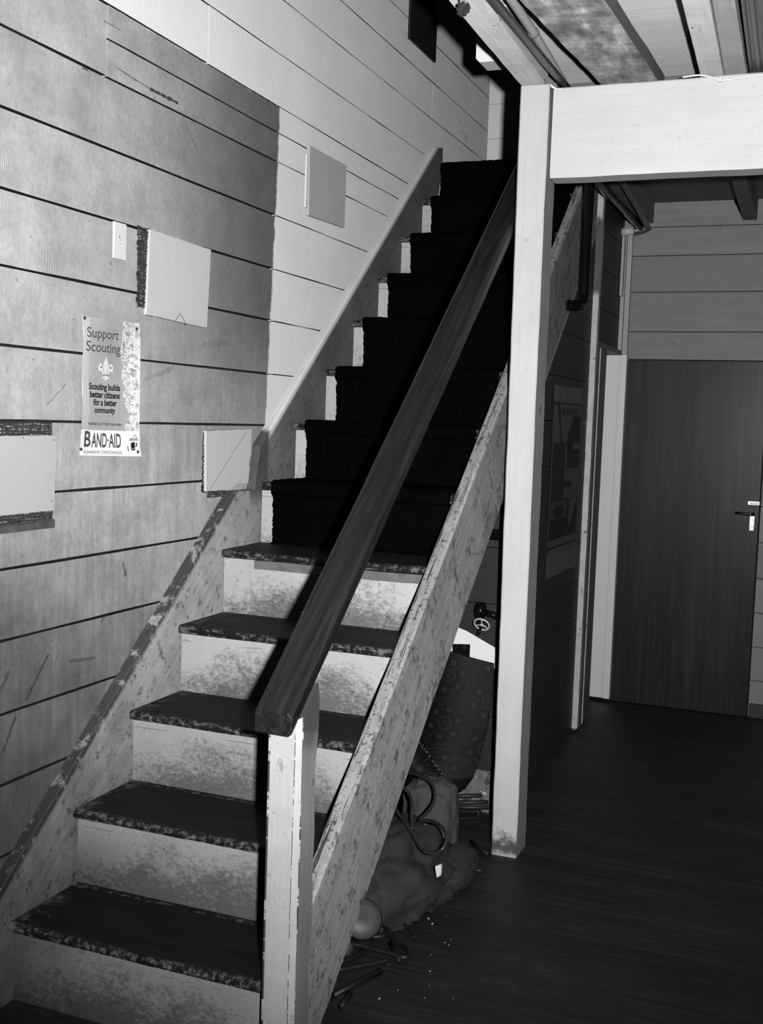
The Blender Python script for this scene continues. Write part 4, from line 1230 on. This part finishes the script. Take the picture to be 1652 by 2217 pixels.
def interp(T, v):
    for a, b in zip(T[:-1], T[1:]):
        if a[0] <= v <= b[0]:
            t = (v - a[0]) / (b[0] - a[0]); return tuple(a[i] + (b[i] - a[i]) * t for i in (1, 2, 3))
    return T[-1][1:]
def row(v):
    r_ = interp(RIGHT, v); l = interp(LEFT, v)
    return at(l[0], l[1], 1, l[2]), at(r_[0], r_[1], 1, r_[2])
strip_surface(row, 130, 'vinyl_sheet', 'dark vinyl sheet patterned with rosettes curling down under the stairs', 'patterned vinyl offcuts')
def row2(v):
    R2 = [(0.0, 908, 1608, 1.70), (0.25, 928, 1632, 1.70), (0.5, 952, 1665, 1.70), (0.75, 972, 1695, 1.705), (1.0, 982, 1722, 1.71)]
    a = interp(R2, v); return at(850, 1600 + 130 * v, 1, 1.66), at(a[0], a[1], 1, a[2])
o2 = strip_surface(row2, 70, 'vinyl_sheet', 'folded lower offcut of patterned vinyl with a frayed pale edge', 'patterned vinyl offcuts')
mb = MB()
pr = [row2(i / 14)[1] for i in range(15)]
for i in range(15):
    for _ in range(9):
        p = jit(pr[i], 0.011, 60, i * 0.7 + _ * 3.1); r = random.uniform(0.0003, 0.0011)
        mb.box(p[0] - r, p[0] + r, p[1] - 0.006 - r, p[1] - 0.006 + r, p[2] - r, p[2] + r)
fr = mb.build('frayed_edge', M_STEM); fr.parent = o2
p_ = [at(u, v, 1, 1.905) for u, v in ((980, 1394), (1018, 1395), (1016, 1440), (980, 1440))]
mb = MB()
mb.grid(lambda u, v: ex(ex(p_[0], p_[1], u), ex(p_[3], p_[2], u), v), 40, 40, tone=lambda u, v: hexpat(u * 0.08, v * 0.09))
tag(mb.build('vinyl_sheet', M_VINYL), 'small square vinyl offcut standing against the white card', 'flooring sheet', 'patterned vinyl offcuts')

# bundle of dark poles on the floor behind
G2 = 'dark poles on the floor under the stairs'
for i, (v0, v1, u1) in enumerate(((1726, 1722, 1042), (1738, 1737, 1056), (1748, 1748, 1060), (1758, 1757, 1040))):
    yy_ = 1.86 - 0.035 * i
    a = at(930, v0, 1, yy_); b = at(u1, v1, 1, yy_)
    lab = ('uppermost dark pole of the bundle lying behind the canvas bag', 'second dark pole from the top of the bundle behind the canvas bag', 'third dark pole from the top of the bundle behind the canvas bag', 'lowest dark pole of the bundle behind the canvas bag')[i]
    mb = MB(); mb.tube([a, b], 0.0075, 10, smooth=False)
    mb.v = [tuple(v) for v in mb.v]
    tag(mb.build('tent_pole', M_IRON, smooth=True), lab, 'pole', G2)
lp = [at(u, v, 1, 1.70) for u, v in ((960, 1752), (1010, 1757), (1032, 1756), (1036, 1764), (1028, 1770), (1000, 1772), (965, 1768))]
mb = MB(); mb.tube(lp, 0.0055, 10); tag(mb.build('wire_loop', M_IRON, smooth=True), 'hairpin of dark iron rod lying below the pole bundle', 'rod')

def lump(name, label, cat, c, r, mat, amp=0.16, f=5.0, flat=True, seed=0.0, sub=5, parent=None, shape=None):
    bm = bmesh.new(); bmesh.ops.create_icosphere(bm, subdivisions=sub, radius=1.0)
    me = bpy.data.meshes.new(name)
    for v in bm.verts:
        p = v.co.copy()
        if shape: p = shape(p)
        d = mnoise.fractal(p * (f * 0.5) + Vector((seed, seed, seed)), 0.9, 2.1, 4) * amp
        fold = math.sin(p.x * 9 + p.z * 14 + seed * 3 + 3 * mnoise.noise(p * 2)) * amp * 0.12
        p = p * (1 + d + fold)
        q_ = Vector((c[0] + p.x * r[0], c[1] + p.y * r[1], c[2] + p.z * r[2]))
        if flat and q_.z < 0.003: q_.z = 0.003 + random.uniform(0, 0.0005)
        v.co = (q_ - Vector((c[0], c[1], 0.003))) * S
    bm.to_mesh(me); bm.free(); me.materials.append(mat)
    for p in me.polygons: p.use_smooth = True
    o = bpy.data.objects.new(name, me); COL.objects.link(o)
    o.location = Vector((c[0], c[1], 0.003)) * S
    if label: tag(o, label, cat)
    return o
lump('sack', 'big slumped grey sack lying on the floor behind the string', 'sack', (0.595, 1.13, 0.055), (0.165, 0.26, 0.150), M_SACK, 0.20, 5.5, seed=1.3)
lump('small_sack', 'small dull cloth bundle on the floor against the big sack', 'sack', (0.735, 1.30, 0.045), (0.068, 0.12, 0.062), M_SACK, 0.10, 4, seed=5.1)
def boxy(p):
    m = max(abs(p.x), abs(p.y), abs(p.z)); k = 1 / (m + 1e-6)
    return p * (0.45 * k * 0.75 + 0.55)
lump('canvas_bag', 'stiff canvas bag with squared corner standing behind the sack', 'bag', (0.600, 1.48, 0.10), (0.100, 0.085, 0.165), M_CANVAS, 0.12, 4.0, seed=2.2, shape=boxy)
# white tag on the sack
tg = at(948, 1890, 1, 1.03)
mb = MB(); tgp = [at(u, v, 1, 1.02) for u, v in ((941, 1876), (955, 1872), (954, 1896), (945, 1901))]
mb.prism(tgp, (0.0, 0.012, 0.0)); tag(mb.build('paper_tag', M_ROCKW, bevel=0.002), 'little white twist of paper caught beside the big sack', 'paper')
# hose loop
HY = 1.02
hp = [(845, 1668), (868, 1690), (888, 1712), (894, 1750), (892, 1790), (899, 1808)]
mb = MB()
path_ = [at(u, v, 1, yv) for (u, v), yv in zip(((868, 1700), (884, 1715), (893, 1740), (892, 1772), (894, 1800), (880, 1785), (858, 1755), (850, 1745)), (1.2, 1.18, 1.16, 1.14, 1.12, 1.13, 1.16, 1.2))]
loop = [(858, 1755, 1.14), (880, 1785, 1.10), (905, 1825, 1.05), (918, 1842, 1.03), (938, 1847, 1.02), (958, 1838, 1.02), (967, 1818, 1.04), (964, 1800, 1.06), (950, 1785, 1.09), (930, 1777, 1.12), (908, 1775, 1.15), (922, 1762, 1.20), (940, 1735, 1.26), (940, 1708, 1.30), (928, 1690, 1.32), (905, 1678, 1.34), (885, 1673, 1.36)]
mb.tube([at(u, v, 1, yv) for u, v, yv in loop], 0.0052, 10)
strand = [(870, 1702, 1.22), (885, 1718, 1.20), (893, 1740, 1.17), (891, 1770, 1.14), (893, 1795, 1.11)]
mb.tube([at(u, v, 1, yv) for u, v, yv in strand], 0.0052, 10)
tag(mb.build('rubber_hose', M_RUBBER, smooth=True), 'dark rubber hose looped over the canvas bag and sack', 'hose')

# iron pegs and rods on the floor in front
G3 = 'iron rods scattered beside the foot of the stair string'
def rod(label, pts, r=0.0065, z=0.008, mat=M_IRON, lift=None):
    mb = MB()
    pp_ = [at(u, v, 2, z if lift is None else lift[i]) for i, (u, v) in enumerate(pts)]
    mb.tube(pp_, r, 9, smooth=len(pts) > 2)
    return tag(mb.build('iron_rod', mat, smooth=True), label, 'rod', G3)
rod('straight iron rod lying alone closest to the string foot', [(722, 2155), (825, 2102)], 0.0075)
rod('stubby iron rod end beside the straight rod', [(738, 2180), (758, 2151)], 0.0075)
rod('iron rod bent into a wide hairpin pointing at the open floor', [(760, 2043), (800, 2052), (850, 2066), (876, 2073), (886, 2066), (880, 2052), (860, 2038), (838, 2022)], 0.0070, 0.012)
rod('pale edged iron rod hooked under the round dish', [(755, 2029), (800, 2028), (828, 2027), (837, 2018), (835, 2006), (822, 1998), (810, 2000)], 0.0068, 0.02)
rod('low curved iron rod beneath the hairpin', [(740, 2082), (770, 2072), (784, 2060), (780, 2050)], 0.0065)
rod('long iron rod lying flat under the hairpin', [(735, 2100), (790, 2090), (838, 2080)], 0.0060, 0.007)
rod('short upright peg leaning by the tip of the hairpin', [(845, 2042), (866, 2082)], 0.0065, 0.01)
rod('thin iron rod poking out under the sack', [(838, 2000), (870, 1999), (884, 2010), (898, 2030)], 0.004, 0.014)
rod('bent iron rod on the floor near the post foot', [(965, 1895), (985, 1888), (1010, 1872), (1000, 1862), (975, 1866), (985, 1880), (1045, 1885)], 0.0050, 0.008)
rod('slim iron bar pointing at the foot of the post', [(1020, 1822), (1056, 1850)], 0.0065, 0.012)
# round dish
dc = at(785, 1990, 2, 0.115)
mb = MB(); mb.lathe([(0.0, 0.012), (0.030, 0.010), (0.045, 0.004), (0.050, -0.002), (0.047, -0.003), (0.040, 0.001), (0.0, 0.006)], dc, (0.45, -0.75, 0.55), 36)
tag(mb.build('metal_dish', M_DISH, smooth=True), 'dull round metal dish tilted among the iron rods', 'dish')
# pale knot by the string
lump('cloth_knot', 'small pale cloth knot peeping out by the lower string edge', 'cloth', at(750, 2053, 2, 0.02), (0.017, 0.018, 0.020), M_CANVAS, 0.2, 6, seed=8, sub=3, flat=True)
# dust and crumbs
mb = MB()
for _ in range(26):
    u, v = random.uniform(705, 1000), random.uniform(1880, 2180)
    p = at(u, v, 2, 0.002); r = random.uniform(0.0006, 0.0022)
    mb.box(p[0] - r, p[0] + r, p[1] - r, p[1] + r, 0.0002, 0.0002 + r)
tag(mb.build('floor_crumbs', M_ROCKW), 'pale crumbs of plaster scattered on the floor by the sack', 'crumbs', None, 'stuff')

# ------------------------------------------------------------------ light: the photographer's flash
LP = Vector((1.82, -1.77, 1.40)) * S
ld = bpy.data.lights.new('camera_flash', 'SPOT')
ld.energy = 1090; ld.spot_size = math.radians(94); ld.spot_blend = 1.0; ld.shadow_soft_size = 0.028
lo = bpy.data.objects.new('camera_flash', ld); COL.objects.link(lo)
tgt = Vector(at(930, 560, 1, 1.6)) * S
lo.matrix_world = Matrix.Translation(LP) @ (LP - tgt).to_track_quat('Z', 'Y').to_matrix().to_4x4()

w = bpy.data.worlds.new('dark_room'); scene.world = w; w.use_nodes = True
bg = w.node_tree.nodes['Background']; bg.inputs[0].default_value = (1, 1, 1, 1); bg.inputs[1].default_value = 0.003
scene.cycles.diffuse_bounces = 0

for o in bpy.data.objects:
    if '_loc' in o: del o['_loc']
vs = scene.view_settings
scene.display_settings.display_device = 'sRGB'
vs.view_transform = 'Standard'; vs.look = 'None'; vs.exposure = 0.0; vs.gamma = 1.0; vs.use_curve_mapping = False
